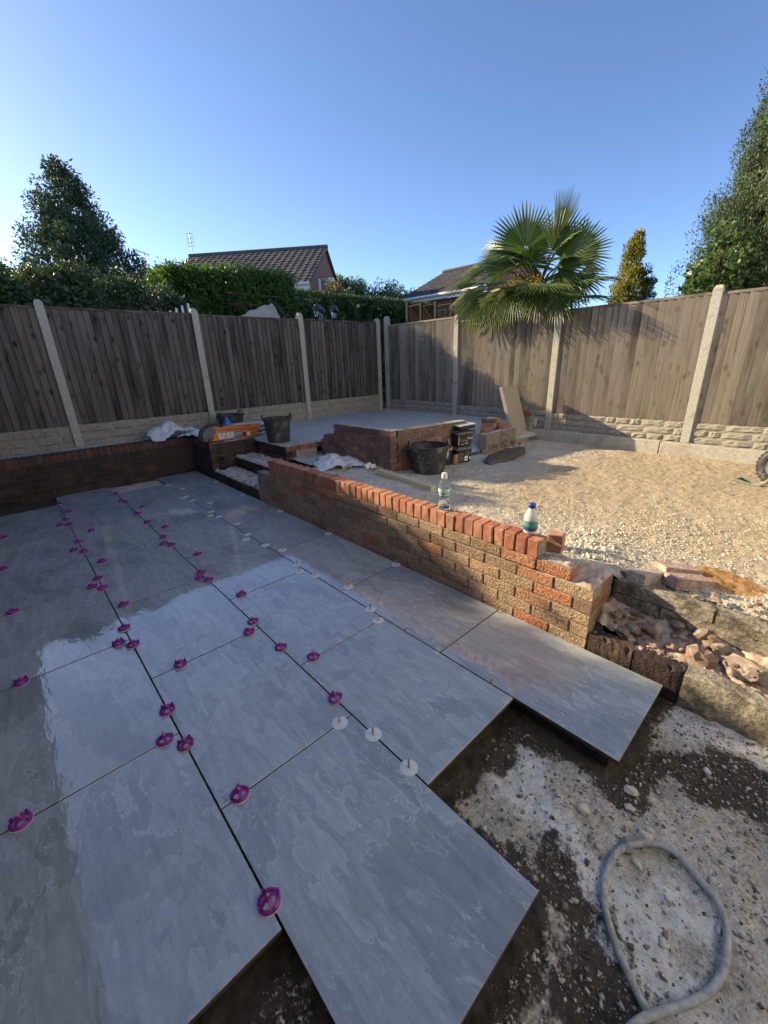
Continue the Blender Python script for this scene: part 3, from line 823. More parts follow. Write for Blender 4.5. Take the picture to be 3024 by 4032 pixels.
for i in range(5):
    L = RY[i]-RY[i+1]-.05
    zt, zb_ = ((2.245, .69), (2.165, .65), (2.145, .615), (2.135, .61), (2.135, .61))[i]
    panel(XF+.002, RY[i]-.025, zb_, zt, -pi/2, FR, WOOD_R, L, 20)
    gravelboard(XF-.002, RY[i]-.025, (.42, .34, .33, .33, .33)[i], zb_-.004, -pi/2, FR, L)
# side boundary fence just left of the frame, mirrored in the wet paving
SY = [-3.93, -2.0, -.07, 1.86, 3.79, 5.72]
FS = thing('wooden_fence', 'dark side fence just left of the paving, seen only mirrored in the wet tiles', 'fence', (-.735, 1, -.1))
for i, y in enumerate(SY):
    post(-.735, y, -.1, 2.22, pi/2, FS)
for i in range(5):
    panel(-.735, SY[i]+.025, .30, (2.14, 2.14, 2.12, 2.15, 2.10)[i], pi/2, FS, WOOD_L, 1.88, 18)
    gravelboard(-.733, SY[i]+.025, -.12, .296, pi/2, FS, 1.88)

# house wall added unseen behind the viewpoint to bounce sun into the shade
RENDER = m_plain('white_render', (.58, .625, .68), .9, .2, .04, 40, .2, .002)
YH = -2.9
hs_ = thing('bounce_house_wall', 'white rendered house wall added unseen behind the viewpoint to bounce sunlight', 'house', (1.5, YH-.3, -.1))
MB().box((-5.0, YH-.3, -.15), (-.2, YH, 5.2)).box((2.2, YH-.3, -.15), (8.5, YH, 5.2)).box((-.2, YH-.3, 2.05), (2.2, YH, 5.2)).build('wall', RENDER, hs_)
f_ = MB().box((-.2, YH-.12, -.08), (-.12, YH-.04, 2.05)).box((2.12, YH-.12, -.08), (2.2, YH-.04, 2.05)).box((.96, YH-.12, -.08), (1.04, YH-.04, 2.05)).box((-.12, YH-.12, 1.97), (2.12, YH-.04, 2.05)).box((-.12, YH-.12, -.08), (2.12, YH-.04, .0)).build('patio_door', UPVC, hs_)
MB().box((-.12, YH-.10, .0), (.96, YH-.09, 1.97)).build('pane', WINDOW, f_); MB().box((1.04, YH-.10, .0), (2.12, YH-.09, 1.97)).build('pane', WINDOW, f_)
for x_ in (-3.4, .4, 4.6):
    f_ = MB().box((x_, YH-.02, 3.1), (x_+1.5, YH+.02, 4.3)).build('window', UPVC, hs_)
    MB().box((x_+.07, YH+.021, 3.17), (x_+.72, YH+.025, 4.23)).build('pane', WINDOW, f_); MB().box((x_+.78, YH+.021, 3.17), (x_+1.43, YH+.025, 4.23)).build('pane', WINDOW, f_)
MB().box((-5.2, YH-4.0, 5.2), (8.7, YH+.3, 5.35)).build('eaves', UPVC, hs_)

# kerb beams in front of the right fence
kb = thing('concrete_kerb', 'pale precast concrete kerb along the foot of the right fence', 'kerb', (6.32, 0, .1))
y = 2.70
for i, L in enumerate((.86, 1.10, 1.10, 1.10, 1.1, 1.1)):
    MB().box((6.275+random.uniform(-.003, .003), y-L+.006, .05), (6.398, y-.003, .355-.004*i), None).build('kerb_stone', CONC_KERB, kb, bevel=.008)
    y -= L

# ================================================================== BACKGROUND
def leafmesh(name, P, size, mat, up=0.0, asp=.42, out=None, jit=1.0, seed=1):
    """rhombic leaves, slightly folded: P (n,3) centres, size array"""
    r = np.random.default_rng(seed); n = len(P)
    a = r.normal(size=(n, 3))*jit
    if out is not None: a = a+out
    a[:, 2] += up
    a /= np.linalg.norm(a, axis=1, keepdims=True)+1e-9
    q = r.normal(size=(n, 3)); b = np.cross(a, q); b /= np.linalg.norm(b, axis=1, keepdims=True)+1e-9
    c = np.cross(a, b)
    s = np.broadcast_to(np.asarray(size, float), (n,))*r.uniform(.65, 1.35, n)
    s = s[:, None]
    v0 = P; v1 = P+a*s*.45+b*s*asp*.5+c*s*.08; v2 = P+a*s; v3 = P+a*s*.45-b*s*asp*.5+c*s*.08
    V = np.stack([v0, v1, v2, v3], 1).reshape(-1, 3)
    F = np.arange(4*n).reshape(n, 4)
    return npmesh(name, V, F, mat)
def clumps(centres, rad, per, seed=1, flat=1.0):
    r = np.random.default_rng(seed); out = []; dr = []
    for c, rr in zip(centres, np.broadcast_to(rad, (len(centres),))):
        d = r.normal(size=(per, 3)); d /= np.linalg.norm(d, axis=1, keepdims=True)
        k = r.uniform(.25, 1, per)[:, None]**.5
        out.append(np.asarray(c)+d*k*rr*np.array([1, 1, flat])); dr.append(d)
    return np.concatenate(out), np.concatenate(dr)
def trunk(name, parent, pts, r, mat=None):
    return MB().tube(pts, r, 9).build(name, mat or BARK, parent, smooth=True)
def tree(name, label, base, prof, nclump, cr, per, leaf, mat, seed, group=None, up=0.0, asp=.42, flat=1.0, lean=(0, 0), fill=.35, limbs=7, cat='tree', jit=1.0, outw=.4, inner=0):
    """prof: list of (z, radius) envelope; crown built from leaf clumps spread through its volume"""
    r = np.random.default_rng(seed); bx, by, bz = base
    t = thing(name, label, cat, base, 0, group)
    zs = np.array([p[0] for p in prof]); rs = np.array([p[1] for p in prof])
    wgt = rs+.15
    C = []
    while len(C) < nclump:
        z = r.uniform(zs[0], zs[-1]); R = np.interp(z, zs, rs)
        if r.random() > (R+.12)/(rs.max()+.12): continue
        a = r.uniform(0, 2*pi); rad = R*(fill+(1-fill)*sqrt(r.random()))*r.uniform(.8, 1.12)
        k = (z-bz)/(zs[-1]-bz)
        C.append((bx+lean[0]*k+rad*cos(a), by+lean[1]*k+rad*sin(a), z))
    C = np.array(C)
    P, D = clumps(C, cr*r.uniform(.6, 1.3, len(C)), per, seed+1, flat)
    me = leafmesh('crown', P, leaf, mat, up, asp, D*outw, jit, seed+2)
    me.transform(Matrix.Translation((-bx, -by, -bz)))
    link('crown', me, t, TR(base))
    if inner:
        zi = r.uniform(zs[0], zs[-1]-.04, inner); Ri = np.interp(zi, zs, rs)*.9; ai = r.uniform(0, 2*pi, inner); qi = np.sqrt(r.random(inner))
        Pi = np.stack([Ri*qi*np.cos(ai), Ri*qi*np.sin(ai), zi-bz], 1)
        link('inner_foliage', leafmesh('inner_foliage', Pi, .11, mat, .1, .6, None, 1.0, seed+5), t, TR(base))
    top = zs[-1]; h = top-bz; r0 = .035*h*.6+.03
    trunk('trunk', t, [(bx, by, bz-.05), (bx+lean[0]*.3, by+lean[1]*.3, bz+h*.35), (bx+lean[0]*.7, by+lean[1]*.7, bz+h*.7), (bx+lean[0], by+lean[1], top-.15)], [r0, r0*.75, r0*.4, .012])
    mb = MB()
    for i in range(limbs):
        c = C[int(r.integers(len(C)))]; k = min(.8, max(.12, (c[2]-bz)/h-.15))
        s = Vector((bx+lean[0]*k, by+lean[1]*k, bz+h*k)); e = Vector(c)
        mb.tube([s, s.lerp(e, .5)+Vector((0, 0, .05)), e], [r0*.4*(1-k*.5), r0*.25*(1-k*.5), .008], 6)
    if limbs: mb.build('limbs', BARK, t, smooth=True)
    return t
G0 = .05
tree('holly_tree', 'tall dark conical holly tree behind the left of the back fence', (2.62, 15.4, G0),
     [(1.6, 2.3), (3.0, 2.2), (3.9, 1.9), (4.8, 1.45), (5.6, .98), (6.3, .55), (6.85, .12)], 400, .30, 150, .10, L_HOLLY, 11, up=.15, limbs=16, fill=.15, outw=.9)
tree('leafy_tree', 'sunlit yellow green tree at the left edge behind the holly', (.1, 13.2, G0), [(1.4, 1.2), (2.6, 1.4), (3.4, 1.1), (4.1, .4)], 120, .36, 120, .10, L_LIGHT, 12, outw=.7)
for i_, (x_, y_, h_, lab_) in enumerate(((-1.1, 7.5, 2.90, 'dark evergreen shrub behind the back fence beyond the left edge'), (-.1, 7.6, 2.94, 'dark evergreen shrub over the fence at the far left edge'), (.95, 8.0, 3.02, 'dark evergreen shrub over the leftmost fence post'), (1.9, 8.6, 3.02, 'dark evergreen shrub at the foot of the holly'), (2.75, 9.3, 3.0, 'low dark shrub between the holly and the clipped bush'))):
    tree('shrub', lab_, (x_, y_, G0), [(1.1, .5), (h_-.7, .66), (h_-.2, .6), (h_, .35)], 95, .2, 130, .065, L_HOLLY, 113+i_*3, cat='shrub', limbs=3, inner=4500)
tree('leafy_tree', 'distant pale green tree beside the small brick gable', (5.4, 27.5, G0), [(2, 1.6), (4.4, 2.0), (5.8, 1.5), (6.8, .5)], 90, .55, 90, .2, L_LIGHT, 16, group='distant trees', limbs=3)
tree('leafy_tree', 'distant pale green tree right of the small brick gable', (8.6, 29.0, G0), [(2, 1.6), (4.6, 2.0), (6.2, 1.4), (7.1, .4)], 90, .55, 90, .2, L_LIGHT, 17, group='distant trees', limbs=3)
tree('leafy_tree', 'rounded tree right of the tiled house gable', (14.1, 17.6, G0), [(2, 1.2), (4.2, 1.6), (5.0, 1.3), (5.5, .5)], 150, .42, 150, .13, L_SYC, 18, group='trees between the houses', limbs=3, inner=1500)
tree('leafy_tree', 'sunlit bush in the gap left of the second house', (14.6, 15.2, G0), [(1.5, 1.5), (3.6, 1.9), (4.3, 1.5), (4.75, .6)], 190, .4, 150, .12, L_LAUREL, 19, group='trees between the houses', limbs=3, inner=1500)
tree('shrub', 'reddish leaved shrub in front of the brick gable', (10.3, 13.6, G0), [(1.5, .8), (3.6, 1.0), (4.25, .55)], 80, .3, 110, .10, L_RED, 20, cat='shrub')
tree('golden_conifer', 'narrow golden conifer rising behind the right fence', (12.1, 3.45, G0), [(.6, .42), (2.0, .42), (2.9, .36), (3.5, .22), (4.0, .10), (4.15, .03)], 300, .12, 90, .075, L_GOLD, 21, up=1.2, asp=.3, limbs=0, cat='conifer')
tree('small_conifer', 'small dark conifer just right of the golden one', (12.3, 3.12, G0), [(.6, .3), (2.2, .3), (2.9, .2), (3.4, .05)], 70, .13, 90, .08, L_CONI, 22, up=1.2, asp=.3, limbs=0, cat='conifer')
tree('tall_conifer', 'tall conical conifer cut by the right edge of the picture', (9.9, .25, G0),
     [(.6, 1.4), (2.2, 1.42), (3.2, 1.28), (4.2, 1.05), (5.2, .80), (6.4, .46), (7.4, .10)], 620, .22, 400, .046, L_CONI, 23, up=1.3, asp=.34, flat=1.5, fill=.62, limbs=4, cat='conifer', jit=.8)
tree('broadleaf_tree', 'loose broad leaved tree in front of the tall conifer', (8.55, .95, G0),
     [(1.6, .42), (2.4, .50), (2.8, .40), (3.0, .22), (3.2, .06)], 70, .15, 36, .075, L_SYC, 24, limbs=16, asp=.85, outw=.5)

# packed inner growth of the tall conifer
tcon = [o for o in bpy.data.objects if o.name.startswith('tall_conifer')][0]
r = np.random.default_rng(91); zz_ = r.uniform(.6, 7.0, 30000); R_ = np.interp(zz_, [.6, 2.2, 4.2, 6.4, 7.2], [1.1, 1.1, .78, .30, .03]); a_ = r.uniform(0, 2*pi, 30000); q_ = np.sqrt(r.random(30000))
P = np.stack([9.9+R_*q_*np.cos(a_), .25+R_*q_*np.sin(a_), zz_], 1)
me = leafmesh('inner_foliage', P, .11, L_CONI, 1.6, .3, None, .8, 92); me.transform(Matrix.Translation((-9.9, -.25, -G0))); link('inner_foliage', me, tcon, TR((9.9, .25, G0)))

# tall hedge beyond the side fence, outside the picture, that shades the near paving
def hedge(name, label, x0, x1, y0, y1, z1, n, leaf, mat, seed, lump_=.08, dens=1.0, rag=.06, asp=.4, up=.3, base=G0, lo=1.2):
    r = np.random.default_rng(seed)
    t = thing(name, label, 'hedge', ((x0+x1)/2, (y0+y1)/2, base))
    P = np.stack([r.uniform(x0, x1, n), r.uniform(y0, y1, n), r.uniform(lo, z1, n)], 1)
    # push most leaves out to the faces
    k = r.integers(0, 5, n)
    P[k == 0, 0] = x0; P[k == 1, 0] = x1; P[k == 2, 1] = y0; P[k == 3, 1] = y1; P[k == 4, 2] = z1
    h = fbm(P[:, 0]*1.7+P[:, 2]*1.3, P[:, 1]*1.7+P[:, 2]*.9, 4)
    ctr = np.array([(x0+x1)/2, (y0+y1)/2, (lo+z1)/2])
    D = (P-ctr)/np.array([x1-x0, y1-y0, z1-lo]); D /= np.linalg.norm(D, axis=1, keepdims=True)+1e-6
    P = P+D*(h*lump_*2)[:, None]+r.normal(size=(n, 3))*rag
    me = leafmesh('foliage', P, leaf, mat, up, asp, D*.8, 1.0, seed+1)
    o = t.matrix_basis.translation
    me.transform(Matrix.Translation(-o)); link('foliage', me, t, TR(o))
    # twiggy inside
    mb = MB()
    for i in range(max(3, int((x1-x0+y1-y0)/.8))):
        x = r.uniform(x0+.1, x1-.1) if x1-x0 > .3 else (x0+x1)/2; y = r.uniform(y0+.1, y1-.1)
        mb.tube([(x, y, base), (x+.1, y, 1.0), (x, y+.05, z1*.75)], [.05, .035, .012], 6)
    mb.build('stems', BARK, t)
    d = .12
    DENSE.append((t, (x0+d, y0+d, base), (x1-d, y1-d, z1-d*1.4), mat))
    return t
DENSE = []
hedge('conifer_hedge', 'tall dense hedge beyond the side fence outside the left edge', -3.3, -2.5, 3.2, 9.55, 3.88, 26000, .14, L_HEDGE, 30, rag=.09)
hedge('laurel_hedge', 'tall leafy evergreen hedge behind the fence with trellis against it', 3.05, 5.95, 9.3, 10.3, 3.50, 42000, .075, L_LAUREL, 31, lump_=.12, rag=.07, up=.1)
hedge('clipped_hedge', 'long neatly clipped dark green hedge behind the lantern', 6.1, 12.9, 10.6, 11.4, 3.50, 62000, .06, L_HEDGE, 32, lump_=.035, rag=.035)
# light cannot pass the heart of a dense hedge: packed inner twigs and leaves
for i, (t, a, b, mat) in enumerate(DENSE):
    r = np.random.default_rng(60+i); n = 5000
    P = np.stack([r.uniform(a[k], b[k], n) for k in range(3)], 1)
    me = leafmesh('inner_foliage', P, .32, mat, .2, .8, None, 1.0, 70+i)
    o = t.matrix_basis.translation
    me.transform(Matrix.Translation(-o)); link('inner_foliage', me, t, TR(o))

# trellis against the laurel hedge
tr = thing('trellis', 'light brown square trellis in front of the tall leafy hedge', 'trellis', (4.9, 9.15, 2.0))
for zz in (2.28, 2.58, 2.86, 3.08):
    MB().box((4.2, 9.20, zz), (5.8, 9.21, zz+.022)).build('slat', TRELL, tr)
for i in range(7):
    x = 4.25+i*.25
    MB().box((x, 9.211, 1.9), (x+.022, 9.22, 3.14-.12*(i % 3))).build('slat', TRELL, tr)
LATT = m_wood('dark_lattice_wood', (.022, .015, .011), (.055, .038, .028), knots=.2)
# dark diagonal trellis beyond the corner
d0, d1 = Vector((9.2, 8.35, 0)), Vector((9.05, 6.6, 0))
tr = thing('trellis', 'dark brown diamond lattice screen beyond the fence corner', 'trellis', (9.1, 7.5, 0))
for k in range(4):
    p = d0.lerp(d1, k/3)
    MB().box((p.x-.035, p.y-.035, .05), (p.x+.035, p.y+.035, 3.10-.06*k)).build('post', LATT, tr)
for k in range(3):
    a, b = d0.lerp(d1, k/3), d0.lerp(d1, (k+1)/3)
    top = 3.02-.06*k
    for zz in (top-.05, top-.62):
        MB().tube([(a.x, a.y, zz), (b.x, b.y, zz)], .025, 4).build('rail', LATT, tr)
    for q in range(-8, 9):
        for sg in (1, -1):
            # diagonal slats clipped to the bay
            u0 = q*.085; pts = []
            for s_ in (0, 1):
                u = u0+ (0 if s_ == 0 else sg*.57); pts.append((u, s_))
            (ua, va), (ub, vb) = pts; W = (b-a).length
            def clip(u, v, ou, ov):
                if u < 0: v = v+(ov-v)*(0-u)/(ou-u); u = 0
                if u > W: v = v+(ov-v)*(W-u)/(ou-u); u = W
                return u, v
            if max(ua, ub) <= 0.03 or min(ua, ub) >= W-.03: continue
            A = clip(ua, va, ub, vb); B = clip(ub, vb, ua, va)
            if abs(A[1]-B[1]) < .06: continue
            P0 = a.lerp(b, A[0]/W)+Vector((0, 0, top-.62+A[1]*.57)); P1 = a.lerp(b, B[0]/W)+Vector((0, 0, top-.62+B[1]*.57))
            off = Vector((.006*sg, 0, 0))
            MB().tube([P0+off, P1+off], .019, 4).build('slat', LATT, tr)

# tarpaulin covered heap just behind the back fence
tp = thing('covered_garden_seat', 'garden furniture under a tan tarpaulin cover peeping over the fence', 'covered furniture', (4.05, 7.7, .05))
def ztp(X, Y):
    u = (X-3.45)/(4.72-3.45); v = (Y-7.3)/.9
    ridge = np.where(u < .82, 2.36+.37*u/.82, 2.73-.55*(u-.82)/.18)
    fall = np.where(v < .45, -.55*(1-np.clip(v/.45, 0, 1))**1.5, -.9*np.clip((v-.45)/.55, 0, 1)**1.3)
    return ridge+fall+.035*fbm(X*7, Y*7, 4)+.02*np.sin(X*22+Y*6)*np.clip(1-v, 0, 1)
me = heightfield('tarpaulin', 3.45, 4.72, 7.3, 8.2, .03, ztp, TARP)
me.transform(Matrix.Translation((-4.05, -7.7, -.05))); link('tarpaulin', me, tp, TR((4.05, 7.7, .05)))
for x, y in ((3.6, 7.5), (3.6, 8.0), (4.5, 7.5), (4.5, 8.0)):
    MB().tube([(x, y, .05), (x, y, 1.8)], .025, 8).build('leg', BLKMET, tp)
MB().tube([(4.52, 7.38, 2.0), (4.60, 7.42, 2.45), (4.50, 7.6, 2.72)], .022, 8).build('strap', BLKMET, tp)

# triple lantern head
lt = thing('lamp_post', 'black garden lamp post with three lantern heads showing above the fence', 'lamp post', (5.62, 7.45, .05))
MB().tube([(5.62, 7.45, .05), (5.62, 7.45, 2.5)], [.045, .03], 12).build('pole', BLKMET, lt, smooth=True)
for (x, y, z) in ((5.40, 7.40, 2.46), (5.66, 7.62, 2.44), (5.86, 7.40, 2.45)):
    hd = MB()
    hd.tube([(5.62, 7.45, 2.40), ((5.62+x)/2, (7.45+y)/2, 2.36), (x, y, z)], .012, 8)
    hd.lathe([(.03, -.02), (.05, 0), (.05, .012)], 6, TR((x, y, z)))
    for k in range(6):
        a = pi/6+k*pi/3
        hd.tube([(x+.05*cos(a), y+.05*sin(a), z+.01), (x+.085*cos(a), y+.085*sin(a), z+.165)], .006, 4)
    hd.lathe([(.115, .16), (.09, .185), (.075, .24), (.03, .262), (.012, .27), (.012, .30), (.005, .345)], 6, TR((x, y, z), .52))
    h = hd.build('lantern_frame', BLKMET, lt)
    MB().lathe([(.044, .014), (.076, .158)], 6, TR((x, y, z), .52)).build('pane', GLASS, h)
    MB().lathe([(.012, .02), (.02, .05), (.028, .09), (.016, .12)], 10, TR((x, y, z))).build('bulb', WHITEPL, h, smooth=True)

# ------------------------------------------------------------------ houses
def house(name, label, A, dvec, L, hw, zr, ze, hw2=None, ztiles=True, gable_label=None, zg=.05, rows=12, fascia=True, aerial=False, windows=()):
    """A: near end of the ridge (x,y); dvec: ridge direction; hw: half width; zr ridge, ze eave heights"""
    d = Vector((dvec[0], dvec[1], 0)).normalized(); n = Vector((d.y, -d.x, 0))   # n points to the visible slope
    if n.dot(Vector((CPOS.x-A[0], CPOS.y-A[1], 0))) < 0: n = -n
    A = Vector((A[0], A[1], 0))
    t = thing(name, label, 'house', (A.x, A.y, zg))
    # local frame for walls: X along d, Y along n
    M = Matrix(((d.x, n.x, 0, A.x), (d.y, n.y, 0, A.y), (0, 0, 1, 0), (0, 0, 0, 1)))
    hwi = hw-.30; zw = zr-(zr-ze)*hwi/hw-.10
    # walls as real slabs
    def wall_obj(vs, fs, Mx):
        me = bpy.data.meshes.new('wall'); me.from_pydata(vs, [], fs); me.materials.append(HBRICK)
        return link('wall', me, t, Mx)
    for u in (0.05, L-.05):
        # gable walls drawn in their own plane so that the brickwork runs level
        G = M @ Matrix(((0, 0, 1, u), (1, 0, 0, 0), (0, 1, 0, 0), (0, 0, 0, 1)))
        vs = [(-hwi, zg, 0), (hwi, zg, 0), (hwi, zw, 0), (0, zr-.12, 0), (-hwi, zw, 0)]
        vs += [(x, y, .2 if u < 1 else -.2) for x, y, z in vs]
        fs = [(0, 1, 2, 3, 4), (9, 8, 7, 6, 5)]+[(i, (i+1) % 5, (i+1) % 5+5, i+5) for i in range(5)]
        wall_obj(vs, fs, G)
    for s_ in (1, -1):
        G = M @ Matrix(((1, 0, 0, 0), (0, 0, s_, s_*hwi), (0, 1, 0, 0), (0, 0, 0, 1)))
        vs = [(.25, zg, 0), (L-.25, zg, 0), (L-.25, zw, 0), (.25, zw, 0)]
        vs += [(x, y, -.2) for x, y, z in vs]
        wall_obj(vs, [(0, 1, 2, 3), (7, 6, 5, 4), (0, 4, 5, 1), (1, 5, 6, 2), (2, 6, 7, 3), (3, 7, 4, 0)], G)
    # roof deck
    mb = MB()
    sl_ = math.hypot(hw, zr-ze)
    for s_ in (1, -1):
        vs = [M @ Vector((u, v*s_, z)) for (u, v, z) in ((-.08, 0, zr-.04), (L+.08, 0, zr-.04), (L+.08, hw, ze-.04), (-.08, hw, ze-.04), (-.08, 0, zr-.12), (L+.08, 0, zr-.12), (L+.08, hw, ze-.12), (-.08, hw, ze-.12))]
        mb.add(vs, [(0, 1, 2, 3), (7, 6, 5, 4), (0, 4, 5, 1), (1, 5, 6, 2), (2, 6, 7, 3), (3, 7, 4, 0)])
    rf = mb.build('roof', ROOF, t)
    # tiles of the visible slope
    nc = int(L/.30)+1; tw = (L+.16)/nc; th = sl_/rows
    prof = [(-.5, .0), (-.3, .018), (-.1, .018), (.05, .0), (.3, -.004), (.5, .0)]
    tb = MB()
    for k in range(2):
        z = 0 if k == 0 else .0
        for (px, pz) in prof: tb.v.append((px*tw*1.02, (0 if k == 0 else -th*1.12), pz+(.0 if k == 0 else .028)))
    m_ = len(prof)
    for (px, pz) in prof: tb.v.append((px*tw*1.02, -th*1.12, pz+.006))
    for i in range(m_-1):
        tb.f.append((i, m_+i, m_+i+1, i+1)); tb.f.append((m_+i, 2*m_+i, 2*m_+i+1, m_+i+1))
    tme = bpy.data.meshes.new('roof_tile'); tme.from_pydata(tb.v, [], tb.f); tme.materials.append(ROOF)
    ang = math.atan2(zr-ze, hw)
    # tile frame: x along d, -y down the slope
    dn = (n*cos(ang)+Vector((0, 0, -sin(ang)))); nor = (n*sin(ang)+Vector((0, 0, cos(ang))))
    xd = (-dn).cross(nor)
    for r_ in range(rows):
        for c_ in range(nc):
            o = A+d*(-.08+(c_+.5)*tw)+Vector((0, 0, zr-.035))+dn*(r_*th)+nor*random.uniform(0, .006)
            Mt = Matrix(((xd.x, -dn.x, nor.x, o.x), (xd.y, -dn.y, nor.y, o.y), (xd.z, -dn.z, nor.z, o.z), (0, 0, 0, 1)))
            link('roof_tile', tme, rf, Mt)
    mb = MB(); p0 = M @ Vector((-.1, 0, zr)); p1 = M @ Vector((L+.1, 0, zr)); mb.tube([p0, p1], .09, 8); mb.build('ridge', ROOF, rf, smooth=True)
    # fascia, gutter, barge boards
    mb = MB(); mb.box((-.08, hw-.03, ze-.26), (L+.08, hw, ze-.055), M); mb.box((-.08, hwi, ze-.27), (L+.08, hw-.03, ze-.25), M)
    mb.build('fascia', UPVC, t)
    mb = MB(); mb.tube([M @ Vector((-.1, hw+.06, ze-.1)), M @ Vector((L+.1, hw+.06, ze-.1))], .055, 8); mb.build('gutter', UPVC, t, smooth=True)
    mb = MB(); mb.box((-.03, hwi, ze-.34), (.14, hw+.02, ze-.12), M); mb.build('box_end', UPVC, t)
    mb = MB(); mb.tube([M @ Vector((.0, hw+.05, ze-.15)), M @ Vector((-.02, hwi+.06, ze-.6)), M @ Vector((-.02, hwi+.06, zg))], .035, 8); mb.build('downpipe', UPVC, t, smooth=True)
    for (u0, u1, z0, z1) in windows:
        f = MB().box((u0, hwi-.02, z0), (u1, hwi+.03, z1), M).build('window', UPVC, t)
        MB().box((u0+.06, hwi+.031, z0+.06), ((u0+u1)/2-.03, hwi+.036, z1-.06), M).build('pane', WINDOW, f)
        MB().box(((u0+u1)/2+.03, hwi+.031, z0+.06), (u1-.06, hwi+.036, z1-.06), M).build('pane', WINDOW, f)
    return t, M
h1, M1 = house('tiled_house', 'brick house with brown tiled roof and gable end behind the hedges', (12.467, 16.655), (-.66, .751), 6.47, 3.65, 6.5, 4.557, rows=13)
# small bracket light on the gable
g = MB(); g.tube([M1 @ Vector((.0, 1.0, 5.05)), M1 @ Vector((-.35, 1.05, 5.0))], .03, 6); g.box((-.5, .85, 4.9), (-.28, 1.2, 5.06), M1); g.box((-.05, 1.6, 4.45), (.03, 1.75, 4.95), M1)
g.build('wall_light', UPVC, h1)
h2, M2 = house('tiled_house', 'brick house with grey tiled roof and white fascia left of the palm', (17.28, 13.65), (.06, -.998), 4.2, 3.2, 5.5, 4.13, rows=10, windows=((1.2, 2.2, 2.4, 3.5),))
# small far gable with an aerial
sg = thing('distant_brick_gable', 'small distant brick gable with a TV aerial right of the holly', 'house', (7.0, 24.2, .05))
G = Matrix(((1, 0, 0, 6.95), (0, 0, -1, 24), (0, 1, 0, 0), (0, 0, 0, 1)))
me = bpy.data.meshes.new('wall'); me.from_pydata([(-1.6, .05, 0), (1.6, .05, 0), (1.6, 5.1, 0), (0, 6.22, 0), (-1.6, 5.1, 0)]+[(-1.6, .05, -4), (1.6, .05, -4), (1.6, 5.1, -4), (0, 6.22, -4), (-1.6, 5.1, -4)], [],
    [(0, 1, 2, 3, 4), (9, 8, 7, 6, 5), (0, 5, 6, 1), (1, 6, 7, 2), (4, 9, 5, 0)]); me.materials.append(HBRICK); link('wall', me, sg, G)
mb = MB()
for s_ in (1, -1):
    a = [(6.95, 23.9, 6.30), (6.95, 28.1, 6.30), (6.95+s_*1.8, 28.1, 5.04), (6.95+s_*1.8, 23.9, 5.04)]
    mb.add(a+[(x, y, z-.1) for x, y, z in a], [(0, 1, 2, 3), (7, 6, 5, 4), (0, 4, 5, 1), (1, 5, 6, 2), (2, 6, 7, 3), (3, 7, 4, 0)])
mb.build('roof', ROOF, sg)
def aerial(label, p, h, dirv, yagi):
    t = thing('tv_aerial', label, 'aerial', p)
    x, y, z = p
    MB().tube([(x, y, z), (x, y, z+h)], .02, 6).build('mast', GALV, t)
    mb = MB(); d = Vector(dirv).normalized(); s_ = Vector((-d.y, d.x, 0))
    c = Vector((x, y, z+h-.06))
    if yagi:
        mb.tube([c-d*.25, c+d*.55+Vector((0, 0, .12))], .018, 5)
        for k in range(7):
            q = c-d*.25+(d*.8+Vector((0, 0, .12)))*k/6
            mb.tube([q-s_*.13, q+s_*.13], .012, 4)
    else:
        for zz in (0, -.18, -.36, -.5):
            q = c+Vector((0, 0, zz)); mb.tube([q-s_*.14, q+s_*.14], .010, 5)
        for sg_ in (-.13, .13):
            mb.tube([c+s_*sg_+Vector((0, 0, .02)), c+s_*sg_+Vector((0, 0, -.5))], .006, 4)
    mb.build('elements', GALV, t)
aerial('thin grid TV aerial on the left end of the tiled roof', (8.25, 21.42, 6.45), 1.0, (.6, .75, 0), False)
aerial('pole mounted TV aerial above the small brick gable', (6.95, 24.3, 6.15), .85, (-.9, -.3, 0), True)
# little white gate piece and roof glimpsed low behind the fence
gt = thing('white_railing', 'white railing glimpsed low behind the back fence', 'railing', (2.75, 8.5, .05))
for i in range(6):
    MB().box((2.45+i*.12, 8.5, .05), (2.49+i*.12, 8.53, 2.48+.05*i)).build('bar', UPVC, gt)
MB().box((2.4, 8.49, 2.38), (3.15, 8.54, 2.43)).build('top_rail', UPVC, gt)

